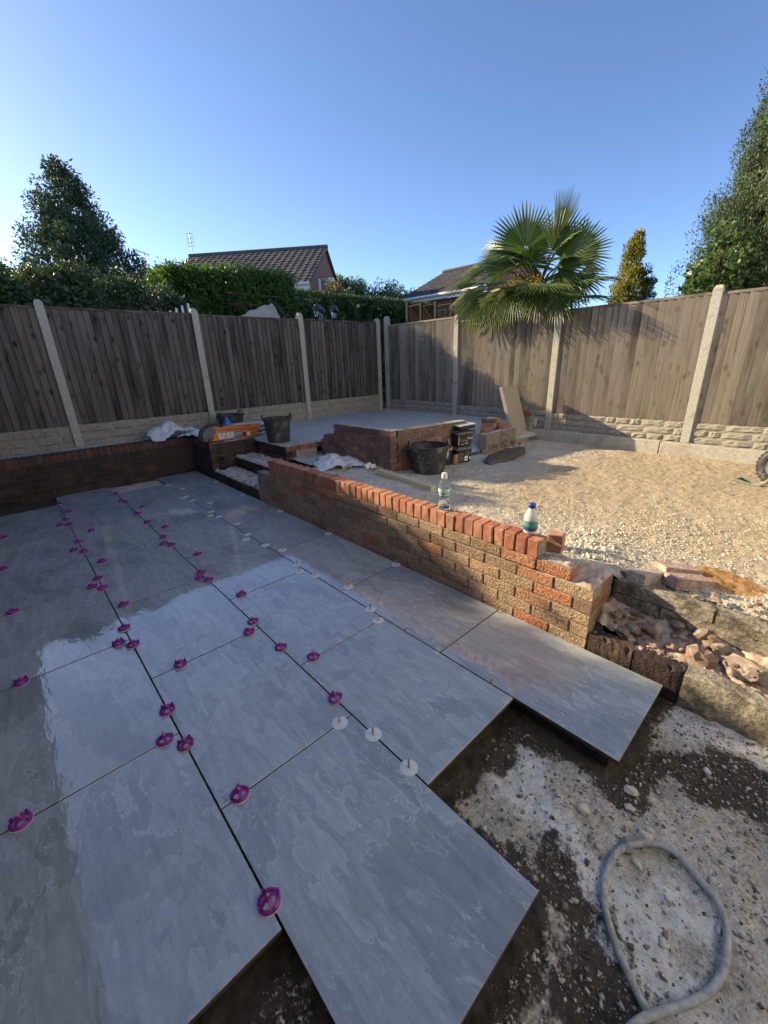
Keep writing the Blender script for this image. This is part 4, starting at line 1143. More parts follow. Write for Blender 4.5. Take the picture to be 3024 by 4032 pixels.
# ------------------------------------------------------------------ palm
def frond(parent, crown, hub, tip, normal, spread, R, nseg, mat, droop, seed):
    r = random.Random(seed)
    hub = Vector(hub); ax = (Vector(tip)-hub); ax.normalize()
    nrm = Vector(normal); nrm = (nrm-ax*nrm.dot(ax)).normalized(); side = ax.cross(nrm).normalized()
    f = part_empty('frond', parent, TR(hub))
    mb = MB()
    for i in range(nseg):
        a = -spread/2+spread*i/(nseg-1); da = spread/(nseg-1)
        L = R*(.80+.20*cos(a*.8))*r.uniform(.90, 1.05)
        d = ax*cos(a)+side*sin(a); pz = nrm*1.0
        st_ = []
        for (u, wfac) in ((.05, 1.0), (.58, 1.0), (.84, .60), (1.0, .10)):
            c = hub+d*(L*u)+Vector((0, 0, -1))*(droop*L*max(0, u-.35)**2*r.uniform(.8, 1.4))-nrm*(.12*L*u*u)
            wdt = (L*.58*math.tan(da/2)*1.02 if u >= .58 else L*u*math.tan(da/2)*1.02)*wfac
            wdt = max(wdt, .0015)
            t_ = (-ax*sin(a)+side*cos(a))
            pl_ = .35*wdt
            st_.append((c-t_*wdt-pz*pl_, c+pz*pl_, c+t_*wdt-pz*pl_))
        vs = [v for s_ in st_ for v in s_]
        fs = []
        for k in range(3):
            fs += [(k*3, k*3+1, k*3+4, k*3+3), (k*3+1, k*3+2, k*3+5, k*3+4)]
        mb.add(vs, fs)
    me = bpy.data.meshes.new('blade'); me.from_pydata([tuple(v) for v in mb.v], [], mb.f); me.materials.append(mat)
    me.transform(Matrix.Translation(-hub)); link('blade', me, f, TR(hub))
    c = Vector(crown); mid = c.lerp(hub, .55)+Vector((0, 0, .06))
    MB().tube([c, mid, hub, hub+ax*.06], [.018, .013, .010, .006], 6).build('stalk', L_PALM, f, smooth=True)
pm = thing('fan_palm', 'green fan palm leaning its fronds over the right fence', 'palm tree', (6.85, 3.05, G0))
MB().tube([(6.85, 3.05, G0), (6.86, 3.05, 1.2), (6.84, 3.04, 2.2), (6.82, 3.03, 2.55)], [.13, .12, .14, .10], 14).build('trunk', FIBRE, pm, smooth=True)
CR = (6.82, 3.03, 2.50); tocam = (-.72, -.60, .1)
FR_ = [ # hub, tip, normal, spread deg, R, n, mat, droop
 ((6.60, 3.17, 3.12), (6.58, 3.23, 3.75), tocam, 215, .66, 38, L_PALM, .0),
 ((6.62, 2.68, 3.18), (6.58, 2.47, 3.70), (.75, -.5, .3), 70, .60, 20, L_PALM, .0),
 ((6.70, 2.74, 2.98), (6.62, 2.25, 3.35), tocam, 150, .62, 30, L_PALM, .05),
 ((6.58, 2.62, 2.76), (6.45, 2.00, 3.02), (-.6, -.5, .5), 130, .70, 30, L_PALM, .1),
 ((6.52, 2.22, 2.50), (6.42, 1.60, 2.58), (-.15, -.2, 1.0), 110, .62, 26, L_PALM, .25),
 ((6.48, 2.28, 2.30), (6.38, 1.65, 2.33), (-.1, -.15, 1.0), 120, .62, 26, L_PALM, .25),
 ((6.60, 2.35, 2.60), (6.5, 1.95, 2.35), tocam, 170, .50, 28, L_PALM, .35),
 ((6.62, 3.80, 2.98), (6.6, 4.5, 3.10), (-.5, -.2, .8), 130, .66, 28, L_PALM, .15),
 ((6.72, 3.62, 3.12), (6.8, 4.1, 3.50), tocam, 120, .58, 28, L_PALM, .05),
 ((6.45, 3.80, 2.60), (6.25, 4.55, 2.62), (-.5, -.1, .85), 130, .66, 30, L_PALMY, .45),
 ((6.32, 3.85, 2.52), (6.15, 4.30, 2.15), (-.75, -.2, .5), 150, .60, 30, L_PALMY, .45),
 ((6.26, 3.45, 2.42), (6.08, 3.68, 1.98), (-.85, -.2, .4), 140, .55, 28, L_PALMY, .35),
 ((6.25, 3.10, 2.48), (6.00, 3.00, 2.10), (-.8, -.1, .5), 150, .52, 28, L_PALM, .35),
 ((6.30, 2.72, 2.45), (6.08, 2.48, 2.10), (-.8, -.4, .5), 140, .50, 28, L_PALM, .35),
 ((6.42, 3.35, 2.82), (6.20, 3.60, 2.95), (-.6, -.3, .7), 140, .55, 28, L_PALM, .2),
 ((6.40, 2.95, 2.85), (6.20, 2.80, 3.00), (-.6, -.5, .6), 140, .50, 28, L_PALM, .2),
 ((7.10, 2.60, 2.98), (7.4, 2.2, 3.35), tocam, 150, .60, 28, L_PALM, .1),
 ((7.20, 3.40, 2.95), (7.6, 3.7, 3.2), tocam, 150, .60, 28, L_PALM, .15),
 ((7.15, 2.90, 2.70), (7.6, 2.7, 2.4), (.5, 0, .8), 150, .60, 26, L_PALM, .4),
 ((6.45, 3.98, 2.72), (6.30, 4.62, 2.90), (-.4, -.2, .9), 110, .58, 24, L_PALM, .35),
 ((6.22, 2.92, 2.55), (5.70, 2.78, 2.48), (0, 0, 1), 130, .60, 30, L_PALM, .15),
 ((6.22, 2.60, 2.50), (5.75, 2.38, 2.42), (-.1, 0, 1), 130, .58, 30, L_PALM, .15),
 ((6.22, 3.25, 2.62), (5.72, 3.22, 2.60), (-.1, 0, 1), 130, .58, 30, L_PALM, .15),
 ((6.38, 2.45, 2.36), (6.22, 2.05, 2.12), (-.7, -.3, .5), 130, .48, 26, L_PALM, .4),
]
r_p = random.Random(77)
for i in range(18):
    az = radians(180+r_p.uniform(-115, 115)); el = radians(r_p.uniform(-12, 55)); q = r_p.uniform(.38, .62)
    dv = Vector((cos(az)*cos(el), sin(az)*cos(el), sin(el)))
    hb = Vector(CR)+dv*q+Vector((0, 0, .12)); tpv = hb+dv*.4+Vector((0, 0, -.18))
    nr = Vector((-.35, -.25, .8))+dv*.35
    FR_.append((tuple(hb), tuple(tpv), tuple(nr), r_p.uniform(120, 170), r_p.uniform(.42, .58), 28, L_PALMY if (el < .1 and dv.y > 0) else L_PALM, r_p.uniform(.1, .4)))
for i, (hb, tp_, nr, sp, R_, n_, mt, dr) in enumerate(FR_):
    frond(pm, CR, hb, tp_, nr, radians(sp), R_, n_, mt, dr, i)
for i, (c, rr) in enumerate((((6.42, 3.22, 2.58), .15), ((6.42, 2.85, 2.55), .17), ((6.50, 3.5, 2.48), .11))):
    r = np.random.default_rng(200+i); n = 500
    P = np.array(c)+r.normal(size=(n, 3))*np.array([.5, .5, .75])*rr
    me = leafmesh('flower_cluster', P, .025, L_FRUIT, -.4, .8, None, 1.0, 210+i)
    me.transform(Matrix.Translation(Vector(c)*-1)); tag(link('flower_cluster', me, pm, TR(c)), kind='stuff')

# ================================================================== OBJECTS
# --- levelling clips
PUR = [(-0.532, 0.82), (-0.495, 1.741), (-0.503, 2.654), (-0.537, 3.581), (-0.519, 4.508), (-0.006, -0.002), (0.074, 0.361), (-0.003, 0.732), (-0.058, 0.813), (0.01, 0.983), (0.145, 1.28), (0.001, 1.642), (-0.057, 1.733), (0.004, 1.862), (0.059, 2.189), (0.001, 2.542), (-0.055, 2.647), (0.004, 2.734), (0.081, 3.103), (0.001, 3.419), (-0.059, 3.558), (-0.0, 3.721), (0.136, 4.018), (0.002, 4.364), (-0.077, 4.479), (0.002, 4.57), (0.05, 4.952), (-0.001, 5.336), (0.605, 0.492), (0.687, 0.819), (0.605, 1.006), (0.534, 1.273), (0.604, 1.349), (0.685, 1.723), (0.608, 2.084), (0.565, 2.179), (0.611, 2.245), (0.703, 2.631), (0.607, 2.979), (0.557, 3.091), (0.611, 3.238), (0.695, 3.538), (0.608, 3.791), (0.61, 4.177), (0.7, 4.455), (0.601, 4.766), (0.57, 4.919), (0.604, 5.274)]
WHI = [(0.594, 0.007), (0.592, 0.218), (0.533, 0.359), (1.159, 0.802), (1.197, 0.933), (1.274, 1.237), (1.194, 1.568), (1.154, 1.692), (1.193, 1.825), (1.256, 2.152), (1.195, 2.354), (1.136, 2.585), (1.201, 2.71), (1.25, 3.036), (1.199, 3.403), (1.149, 3.499), (1.198, 3.627), (1.312, 3.958), (1.197, 4.215), (1.153, 4.397), (1.191, 4.438), (1.288, 4.848), (1.206, 5.189), (1.744, 1.242), (1.738, 2.142), (1.735, 3.034), (1.72, 3.943), (1.735, 4.85)]
STEM = [(1.199, 0.031), (1.277, 0.356), (1.199, 0.614), (1.744, 0.356)]
JO = {0: (-.0838, .9), 1: (-.5344, .9), 2: (-.0917, .9), 3: (-.5442, .9)}
def snapclip(x, y):
    for j in (0, .6, 1.2):
        if abs(x-j) < .022: return j, y, 0.0
    c = 0 if x < 0 else 1 if x < .6 else 2 if x < 1.2 else 3
    y0 = JO[c][0]; k = round((y-y0)/.9)
    return x, y0+k*.9, pi/2
def place_name(x, ang):
    if ang == 0.0: return {0: 'on the left long joint', .6: 'on the middle long joint', 1.2: 'on the right long joint'}[x]
    if x < -.3: return 'on cross joints at the left edge'
    if x < 0: return 'on cross joints left of the left long joint'
    if x < .3: return 'on cross joints right of the left long joint'
    if x < .6: return 'on cross joints left of the middle long joint'
    if x < .9: return 'on cross joints right of the middle long joint'
    if x < 1.2: return 'on cross joints left of the right long joint'
    if x < 1.5: return 'on cross joints right of the right long joint'
    return 'on cross joints against the brick wall'
ORD = ['nearest', 'second nearest', 'third nearest', 'fourth nearest', 'fifth nearest', 'sixth nearest', 'seventh nearest', 'eighth nearest', 'ninth nearest', 'tenth nearest', 'eleventh nearest', 'twelfth nearest', 'thirteenth nearest', 'fourteenth nearest', 'fifteenth nearest']
disc_me = MB().lathe([(.0355, 0), (.0355, .0012), (.034, .0016), (.002, .0016)], 26).mesh('base_disc', CLIPW, True)
slot_me = MB().box((-.0015, -.011, .0018), (.0015, .011, .0024)).mesh('slot', ORNG)
stem_me = MB().box((-.0012, -.0045, 0), (.0012, .0045, .042)).add([(-.0012, -.003, .042), (.0012, -.003, .042), (.0012, .003, .042), (-.0012, .003, .042), (0, 0, .046)], [(0, 1, 4), (1, 2, 4), (2, 3, 4), (3, 0, 4)]).mesh('stem', ORNG, False, .0004)
tip_me = MB().lathe([(.0042, .026), (.0042, .038), (.003, .041)], 10).mesh('stem', ORNG, True)
mb = MB()
mb.lathe([(.0245, .0040), (.0335, .0015), (.0345, .0050), (.0330, .0085), (.0255, .0125), (.0235, .0100), (.0245, .0040)], 32, cap=False)
for k in range(4):
    a = k*pi/2+pi/4; Q = TR((0, 0, 0), a)
    sec = [(.0315, .0062, .0075), (.026, .0056, .0115), (.018, .0058, .0170), (.010, .0052, .0235), (.004, .0045, .0260)]
    vs_ = []
    for (rr_, hw_, zz_) in sec: vs_ += [Q @ Vector((rr_, -hw_, zz_)), Q @ Vector((rr_, hw_, zz_)), Q @ Vector((rr_, hw_*.8, zz_-.004)), Q @ Vector((rr_, -hw_*.8, zz_-.004))]
    fs_ = []
    for q_ in range(len(sec)-1):
        for e_ in range(4): fs_.append((q_*4+e_, q_*4+(e_+1) % 4, q_*4+4+(e_+1) % 4, q_*4+4+e_))
    mb.add(vs_, fs_)
    mb.box((-.0022, -.0045, .006), (.0022, .0045, .020), TR((.0318*cos(a), .0318*sin(a), 0), a))
mb.lathe([(.0095, .014), (.0090, .030), (.006, .034)], 14)
cap_me = mb.mesh('screw_cap', PURP, True)
def label_all(pts, what, fn, group):
    L = [(snapclip(*p), p) for p in pts]; by = {}
    for (x, y, a), _ in L: by.setdefault(place_name(x, a), []).append((y, x, a))
    for place, lst in by.items():
        lst.sort()
        for i, (y, x, a) in enumerate(lst):
            fn(x, y, a, f'{ORD[i]} {what} {place}', group)
def purple(x, y, a, label, group):
    t = thing('levelling_clip', label, 'levelling clip', (x, y, .001), a, group); M = TR((x, y, .001), a)
    link('base_disc', disc_me, t, M)
    link('screw_cap', cap_me, t, M @ TR((0, 0, .001), random.uniform(0, 1.5), (random.uniform(-.05, .05), random.uniform(-.05, .05), random.uniform(0, 1.5))))
    link('stem', tip_me, t, M)
def white(x, y, a, label, group):
    t = thing('levelling_clip', label, 'levelling clip', (x, y, .001), a, group); M = TR((x, y, .001), a)
    link('base_disc', disc_me, t, M); link('slot', slot_me, t, M)
    link('stem', stem_me, t, M @ TR((0, 0, .001), rot=(random.uniform(-.08, .08), random.uniform(-.08, .08), 0)))
def stemonly(x, y, a, label, group):
    o = link('clip_stem', stem_me, None, TR((x, y, -.012), a)); tag(o, label, 'levelling clip', group)
label_all(PUR, 'purple levelling clip', purple, 'purple capped levelling clips in the paving joints')
label_all(WHI, 'white levelling clip', white, 'white levelling clips in the paving joints')
label_all(STEM, 'bare amber clip stem', stemonly, 'bare clip stems in the joints')
o = MB().tube([(.88, 4.50, .012), (.885, 4.515, .02), (.90, 4.53, .016)], [.008, .012, .006], 8)
tag(o.build('plastic_wedge', ORNG), 'small yellow plastic piece lying loose on the far paving', 'plastic wedge')

# --- hose loop
HP = [(.560, -1.02), (.575, -.95), (.599, -.845), (.64, -.78), (.689, -.722), (.75, -.675), (.811, -.648), (.87, -.638), (.923, -.640), (.975, -.655), (1.018, -.682), (1.055, -.715), (1.073, -.754), (1.069, -.795), (1.052, -.836), (1.034, -.87), (1.01, -.902), (.975, -.927), (.931, -.937), (.88, -.943), (.834, -.943), (.785, -.932), (.743, -.915), (.68, -.885), (.625, -.853), (.56, -.82), (.50, -.80)]
def smooth_path(P, n=6):
    out = []
    P = [Vector(p) for p in P]
    for i in range(len(P)-1):
        p0, p1, p2, p3 = P[max(i-1, 0)], P[i], P[i+1], P[min(i+2, len(P)-1)]
        for k in range(n):
            t_ = k/n
            out.append(.5*((2*p1)+(p2-p0)*t_+(2*p0-5*p1+4*p2-p3)*t_*t_+(3*p1-p0-3*p2+p3)*t_**3))
    out.append(P[-1]); return out
pp = []
for i, (x, y) in enumerate(HP):
    z = float(zbed(np.array([x]), np.array([y]))[0])+.014+.004
    if i >= len(HP)-4: z += .024*(i-(len(HP)-5))/2.0
    pp.append((x, y, z))
mb = MB(); path = smooth_path(pp, 16)
mb.tube(path, [.0100+.0007*(k % 2) for k in range(len(path))], 12)
hs = mb.build('garden_hose', HOSE, smooth=True)
tag(hs, 'loop of grey hose lying on the dug out ground', 'hose')

# --- stones
def rock_mesh(name, mat, seed, sub=2, sq=(1, 1, 1), rough=.28):
    r = random.Random(seed); bm = bmesh.new(); bmesh.ops.create_icosphere(bm, subdivisions=sub, radius=1.0)
    for k in range(7):
        n_ = Vector((r.gauss(0, 1), r.gauss(0, 1), r.gauss(0, 1))).normalized(); d = r.uniform(.5, .85)
        for v in bm.verts:
            q = v.co.dot(n_)
            if q > d: v.co -= n_*(q-d)
    for v in bm.verts:
        v.co += Vector((r.uniform(-1, 1), r.uniform(-1, 1), r.uniform(-1, 1)))*rough*.18
        v.co = Vector((v.co.x*sq[0], v.co.y*sq[1], v.co.z*sq[2]))
    me = bpy.data.meshes.new(name); bm.to_mesh(me); bm.free(); me.materials.append(mat); return me
ROCKS = [rock_mesh('rock', PEB, i, 1) for i in range(6)]
GREYR = m_plain('grey_green_stone', (.24, .25, .23), .8, .3, .2, 9, .3, .004)
big = [(.985, -.655, .034, 'grey_stone', 'rounded grey stone inside the top of the hose loop', GREYR),
       (1.075, -.69, .020, 'stone', 'pale flake of stone by the outside top of the hose loop', PEB),
       (.955, -.70, .016, 'stone', 'small pale stone below the grey one in the hose loop', PEB),
       (1.01, -.50, .024, 'stone', 'flat pale stone lying in the middle of the bare ground', PEB),
       (1.20, -.60, .022, 'stone', 'pale stone near the corner of the projecting tile', PEB),
       (1.13, -.62, .017, 'stone', 'white stone between the hose and the projecting tile', PEB),
       (1.10, -.70, .015, 'stone', 'small white stone right above the hose', PEB),
       (1.33, -1.02, .030, 'stone', 'pale angular lump at the right of the bare ground', PEB),
       (1.62, -.98, .030, 'stone', 'flat chip of stone at the right edge below the wall', PEB),
       (1.50, -.78, .016, 'stone', 'small pale stone in front of the demolished wall base', PEB)]
for i, (x, y, s_, nme, lab, mt) in enumerate(big):
    me = rock_mesh(nme, mt, 300+i, 2, (1.25, .9, .62))
    z = float(zbed(np.array([x]), np.array([y]))[0])
    tag(link(nme, me, None, TR((x, y, z+s_*.35), random.uniform(0, 6), s=(s_, s_, s_))), lab, 'stone')

def scatter(name, label, pts, zf, smin, smax, mat, seed, sink=.25, flat=.6, p=2.2):
    """many small angular stones in one mesh"""
    r = np.random.default_rng(seed); n = len(pts)
    base = np.array([[-1,-1,-1],[1,-1,-1],[1,1,-1],[-1,1,-1],[-1,-1,1],[1,-1,1],[1,1,1],[-1,1,1]], float)*.62
    F = np.array([(0,3,2,1),(4,5,6,7),(0,1,5,4),(1,2,6,5),(2,3,7,6),(3,0,4,7)])
    v = base[None]*(1+r.uniform(-.42, .42, (n, 8, 3)))
    s = smin*(smax/smin)**(r.random(n)**p)
    v = v*s[:, None, None]*np.stack([r.uniform(.7, 1.5, n), r.uniform(.6, 1.1, n), r.uniform(.6, 1.1, n)*flat/.6*.75], 1)[:, None]
    q = r.uniform(0, 2*pi, n); a = r.normal(0, .35, n); ca, sa = np.cos(a), np.sin(a)
    y2 = v[..., 1]*ca[:, None]-v[..., 2]*sa[:, None]; z2 = v[..., 1]*sa[:, None]+v[..., 2]*ca[:, None]
    x3 = v[..., 0]*np.cos(q)[:, None]-y2*np.sin(q)[:, None]; y3 = v[..., 0]*np.sin(q)[:, None]+y2*np.cos(q)[:, None]
    Z = zf(pts[:, 0], pts[:, 1])
    V = np.stack([x3+pts[:, :1], y3+pts[:, 1:2], z2+(Z+s*(.5-sink)*.8)[:, None]], -1).reshape(-1, 3)
    FF = (np.arange(n)[:, None, None]*8+F[None]).reshape(-1, 4)
    me = npmesh(name, V, FF, mat)
    return tag(link(name, me), label, kind='stuff')
def m_peb(name, stops):
    m, t, b = nm(name, .9, .2)
    isl = nd(t, 'ShaderNodeNewGeometry').outputs['Random Per Island']
    c = ramp(t, isl, stops); setc(t, b, mixc(t, .4, c, mixc(t, noise(t, nd(t, 'ShaderNodeNewGeometry').outputs['Position'], 90, 4), .5, 1.5), 'MULTIPLY')); return m
PB1 = m_peb('mixed_pale_gravel', [(0.0, (.36, .31, .245)), (.4, (.50, .445, .365)), (.75, (.60, .545, .46)), (1.0, (.72, .67, .59))])
PB2 = m_peb('mixed_earthy_gravel', [(0.0, (.12, .095, .07)), (.4, (.30, .25, .195)), (.8, (.48, .43, .37)), (1.0, (.66, .62, .56))])
r = np.random.default_rng(5)
def pts_in(n, x0, x1, y0, y1, dens):
    P = np.stack([r.uniform(x0, x1, n*6), r.uniform(y0, y1, n*6)], 1)
    k = r.random(len(P)) < dens(P[:, 0], P[:, 1]); return P[k][:n]
okt = lambda x, y: ~((x < 2.15) & (y < .0)) & ~((x < 2.06) & (y < .05)) & ~((x < 2.5) & (y > 3.4)) & ~((x > 2.93) & (x < 4.15) & (y > 2.3)) & ~((x > 2.5) & (y > 4.05))
P = pts_in(17000, 1.90, 4.2, -1.5, 1.9, lambda x, y: okt(x, y)*np.clip(1.15-(x-2.1)/1.5+.8*fbm(x*1.3, y*1.3, 3), .05, 1)*np.clip(1.4-abs(y)/1.4, .1, 1))
scatter('terrace_gravel', 'loose pale crushed stone strewn behind the low wall', P, zter, .0025, .0095, PB1, 41, sink=.45)
P = pts_in(16000, 1.90, 6.25, -2.0, 3.9, lambda x, y: okt(x, y)*np.clip(.35+.9*fbm(x*.9+4, y*.9, 3), .06, 1))
scatter('terrace_grit', 'fine grit and stones over the sandy terrace', P, zter, .0015, .0075, PB1, 42, p=3, sink=.45)
okb = lambda x, y: ~((x < .02) & (y > -.12)) & ~((x < .63) & (y > -.56) & (x > -.02)) & ~((x < 1.22) & (y > -.12)) & ~((x > 1.17) & (y > -.57))
P = pts_in(15000, -.1, 1.78, -1.9, .05, lambda x, y: okb(x, y)*np.clip(.45+.9*fbm(x*2.2, y*2.2, 4), .05, 1))
scatter('ground_grit', 'fine grit and crumbs of mortar on the dug out ground', P, zbed, .0015, .0085, PB2, 43, p=2.8)
P = pts_in(700, .25, 1.78, -1.7, -.1, lambda x, y: okb(x, y)*.9)
scatter('ground_stones', 'scattered small stones on the dug out ground', P, zbed, .005, .014, PB2, 44)
P = pts_in(260, 2.14, 2.75, -.1, .35, lambda x, y: np.clip(1.2-abs(x-2.25)*2, .1, 1))
scatter('mortar_crumbs', 'mortar crumbs piled behind the broken end of the wall', P, zter, .007, .020, PB1, 45, sink=.2)

# --- rubble of broken bricks in the trench and along the broken wall
RM = []
for i in range(9):
    me = rock_mesh('brick_fragment', RUB_BR, 500+i, 2, (.62, .62, .62), .9)
    RM.append(me)
def rub(nme, x, y, z, sx, sy, sz, rz, label, group, tilt=.3, ms=RM):
    o = link(nme, random.choice(ms), None, TR((x, y, z), rot=(random.uniform(-tilt, tilt), random.uniform(-tilt, tilt), rz), s=(sx, sy, sz)))
    return tag(o, label, 'brick fragment', group)
rr = random.Random(9)
tre = []
for i in range(85):
    y = -.20-rr.random()**.9*.48; x = rr.uniform(1.895, 2.05)
    L = rr.choice((.022, .03, .04, .05, .065, .08)); u = (x-1.885)/.19
    z = .07+.09*max(0, (u-.35)/.65)+(.045 if i > 40 else .012)*rr.random()+.075*max(0, (y+.40)/.20)*max(0, 1-abs(u-.45)*1.2)
    rub('brick_fragment', x, y, z, L, L*rr.uniform(.5, .8), L*rr.uniform(.35, .6), rr.uniform(0, 3.1), 'broken brick pieces heaped in the wall trench right of the pier', 'rubble heaped in the trench')
for i in range(40):
    y = -.70-rr.random()*.9; x = rr.uniform(1.91, 2.03); L = rr.choice((.03, .045, .06, .08, .1))
    rub('brick_fragment', x, y, .09+.05*rr.random(), L, L*.7, L*.45, rr.uniform(0, 3.1), 'paler broken masonry in the trench at the right edge', 'rubble in the far trench')
rub('brick_fragment', 1.955, -.635, .115, .125, .12, .085, .25, 'square sunlit block of old mortar lying in the trench', None, .08, [RM[0]])
rub('brick_fragment', 1.985, -.80, .12, .20, .09, .07, 1.35, 'long flat broken brick in the trench beyond the mortar block', None, .12, [RM[2]])
for i in range(60):
    y = .12-rr.random()*1.5; x = 2.10+abs(rr.gauss(0, .07))
    L = rr.choice((.018, .025, .035, .05))
    rub('brick_fragment', x+.02, y, .318+.01*rr.random(), L, L*.75, L*.5, rr.uniform(0, 3.1), 'small mortar lumps along the top of the inner wall leaf', 'mortar lumps along the inner wall')
for i, (x, y, rz_, lab) in enumerate(((2.19, -.30, 1.25, 'half buried brick lying along the inner wall top'), (2.26, -.47, .9, 'perforated brick half sunk in the gravel near the wall'), (2.36, -.40, .85, 'tilted brick end beside the orange sand patch'), (2.17, -.92, .5, 'upright broken brick at the right on the inner wall'), (2.20, -1.05, 1.3, 'rounded pale block by the right edge on the inner wall'))):
    b_ = link('brick', random.choice(brick_mesh('loose_brick', .1025, .215, .065, RUB_BR, 1)), None, TR((x, y, .325+.03*(i == 3)), rot=(.15, .1 if i != 3 else .9, rz_))); tag(b_, lab, 'brick')
sp_ = MB()
me = heightfield('sand_patch', 2.30, 2.62, -.78, -.40, .012, lambda X, Y: zter(X, Y)+.018*np.clip(1-((X-2.46)/.15)**2-((Y+.59)/.18)**2, -1, 1), m_ground('orange_sand', [(.3, (.34, .17, .06)), (.7, (.46, .26, .11))]))
tag(link('sand_patch', me), 'small patch of orange sand among the gravel', kind='structure')

# --- bottles on the coping
bt = thing('water_bottle', 'clear plastic water bottle with a narrow waist standing on the sunlit coping', 'bottle', (1.842, .868, .533))
M = TR((1.842, .868, .533))
k = .225/.2
prof = [(.004, .001), (.030, 0.0), (.040, .008), (.0425, .022), (.041, .040), (.034, .060), (.029, .076), (.030, .090), (.037, .110), (.0405, .135), (.041, .150), (.036, .168), (.022, .186), (.0165, .194), (.0165, .205)]
pr_ = [(a, b*1.08) for a, b in prof]
MB().lathe(pr_, 28, M).build('bottle', PET, bt, smooth=True)
MB().lathe([(a-.0025, b*1.08+.002) for a, b in prof[:6]]+[(.001, .0668)], 28, M).build('water', WATER, bt, smooth=True)
MB().lathe([(.0190, .215), (.0200, .222), (.0195, .240), (.0160, .252), (.010, .254)], 22, M).build('cap', WHITEPL, bt, smooth=True)
MB().lathe([(.0328, .092), (.0385, .118), (.0412, .143), (.0416, .150)], 28, M, cap=False).build('label', LBL_WATER, bt, smooth=True)
mk = thing('milk_bottle', 'part full milk bottle with a blue cap at the end of the coping', 'bottle', (1.868, .250, .530), radians(35))
M = TR((1.868, .250, .530), radians(35))
prof = [(.030, 0), (.043, .006), (.0455, .018), (.0455, .085), (.041, .105), (.030, .128), (.0205, .146), (.019, .158)]
MB().lathe(prof, 26, M, sx=1.0, sy=.85).build('bottle', MILK, mk, smooth=True)
MB().lathe([(.0205, .152), (.0212, .158), (.0208, .174), (.019, .177)], 22, M).build('cap', BLUECAP, mk, smooth=True)
MB().lathe([(.0466, .022), (.0466, .086)], 26, M, cap=False, sx=1.0, sy=.85).build('label', LBL_MILK, mk, smooth=True)

# --- timber, plastic bits, sheets
def zt(x, y): return float(zter(np.array([x]), np.array([y]))[0])
tb_ = thing('timber_batten', 'pale length of sawn timber lying on the gravel by the planter corner', 'timber', (2.70, 2.10, .32))
a, b = Vector((2.76, 2.57, zt(2.76, 2.57)+.028)), Vector((2.655, 1.66, zt(2.655, 1.66)+.026))
d = (b-a); L = d.length; ang = atan2(d.y, d.x)
M = Matrix.Translation((a+b)/2) @ Matrix.Rotation(ang, 4, 'Z') @ Matrix.Rotation(pi/2, 4, 'Y') @ Matrix.Diagonal((1, 1, 1, 1))
me = MB().box((-.027, -.033, -L/2), (.027, .033, L/2)).mesh('timber', TIMBER, False, .003); link('timber', me, tb_, M)
nt_ = MB()
for q in (-.25, .1): nt_.lathe([(.009, 0), (.009, .001)], 12, M @ TR((-.0275, .0, q)) @ Matrix.Rotation(-pi/2, 4, 'Y'))
nt_.build('knot', TRELL, tb_)
wf = thing('pipe_fitting', 'white plastic pipe fitting lying by the end of the timber', 'pipe fitting', (2.83, 2.80, .29))
mb = MB(); mb.lathe([(.034, -.04), (.036, -.03), (.036, .03), (.034, .04)], 12, TR((2.82, 2.83, .335), rot=(.4, 1.2, .3))); mb.lathe([(.027, 0), (.027, .06)], 12, TR((2.83, 2.79, .33), rot=(1.4, .2, .9)))
mb.build('fitting', WHITEPL, wf, smooth=True)
def cloth(name, label, cat, cx, cy, z0, rx, ry, h, seed, mat=CLOTH, step=.018, fr=5, zf=None, ridge=None):
    r_ = np.random.default_rng(seed); sx, sy = r_.uniform(0, 50, 2)
    def f(X, Y):
        u = (X-cx)/rx; v = (Y-cy)/ry; q = np.sqrt(u*u+v*v)
        env = np.clip(1-q, 0, 1)**.7
        n1 = fbm(X*fr+sx, Y*fr+sy, 3); n2 = 1-np.abs(fbm(X*fr*2.1+sy, Y*fr*2.1+sx, 3))*2
        b_ = z0 if zf is None else zf(X, Y)+.004
        return b_+h*env*(.55+.9*n1)+.05*n2*env+.002
    def keep(x, y):
        a_ = np.arctan2((y-cy)/ry, (x-cx)/rx); q = np.hypot((x-cx)/rx, (y-cy)/ry)
        return q < .82+.16*np.sin(a_*3+seed)+.08*np.sin(a_*7+seed*2)
    me = heightfield(name, cx-rx, cx+rx, cy-ry, cy+ry, step, f, mat, keep)
    o = link(name, me); return tag(o, label, cat)
cloth('plastic_sheet', 'crumpled white plastic sheet on the gravel beside the planter wall', 'plastic sheet', 2.72, 3.32, .3, .34, .40, .13, 4, zf=zter)
MB_ = MB().box((-.012, -.40, 0), (.012, .40, .014), TR((2.72, 3.08, .315), -1.0)).build('thin_batten', TIMBER)
tag(MB_, 'thin wooden strip lying across the plastic sheet', 'timber strip')
cloth('dust_sheet', 'bundle of crumpled white dust sheet on the wall by the fence', 'dust sheet', 1.60, 6.05, .52, .50, .32, .26, 8, fr=3.6)
cloth('dust_sheet', 'flap of white sheet hanging over the wall corner', 'dust sheet', 1.83, 5.75, .535, .22, .22, .06, 12, fr=7)
cloth('white_bag', 'white and blue plastic bag behind the orange work platform', 'bag', 2.12, 5.72, .5, .24, .20, .30, 15, fr=4)
cloth('blue_bag', 'bright blue plastic bag behind the orange work platform', 'bag', 2.33, 5.66, .5, .12, .14, .26, 18, BLUEBAG, fr=5)

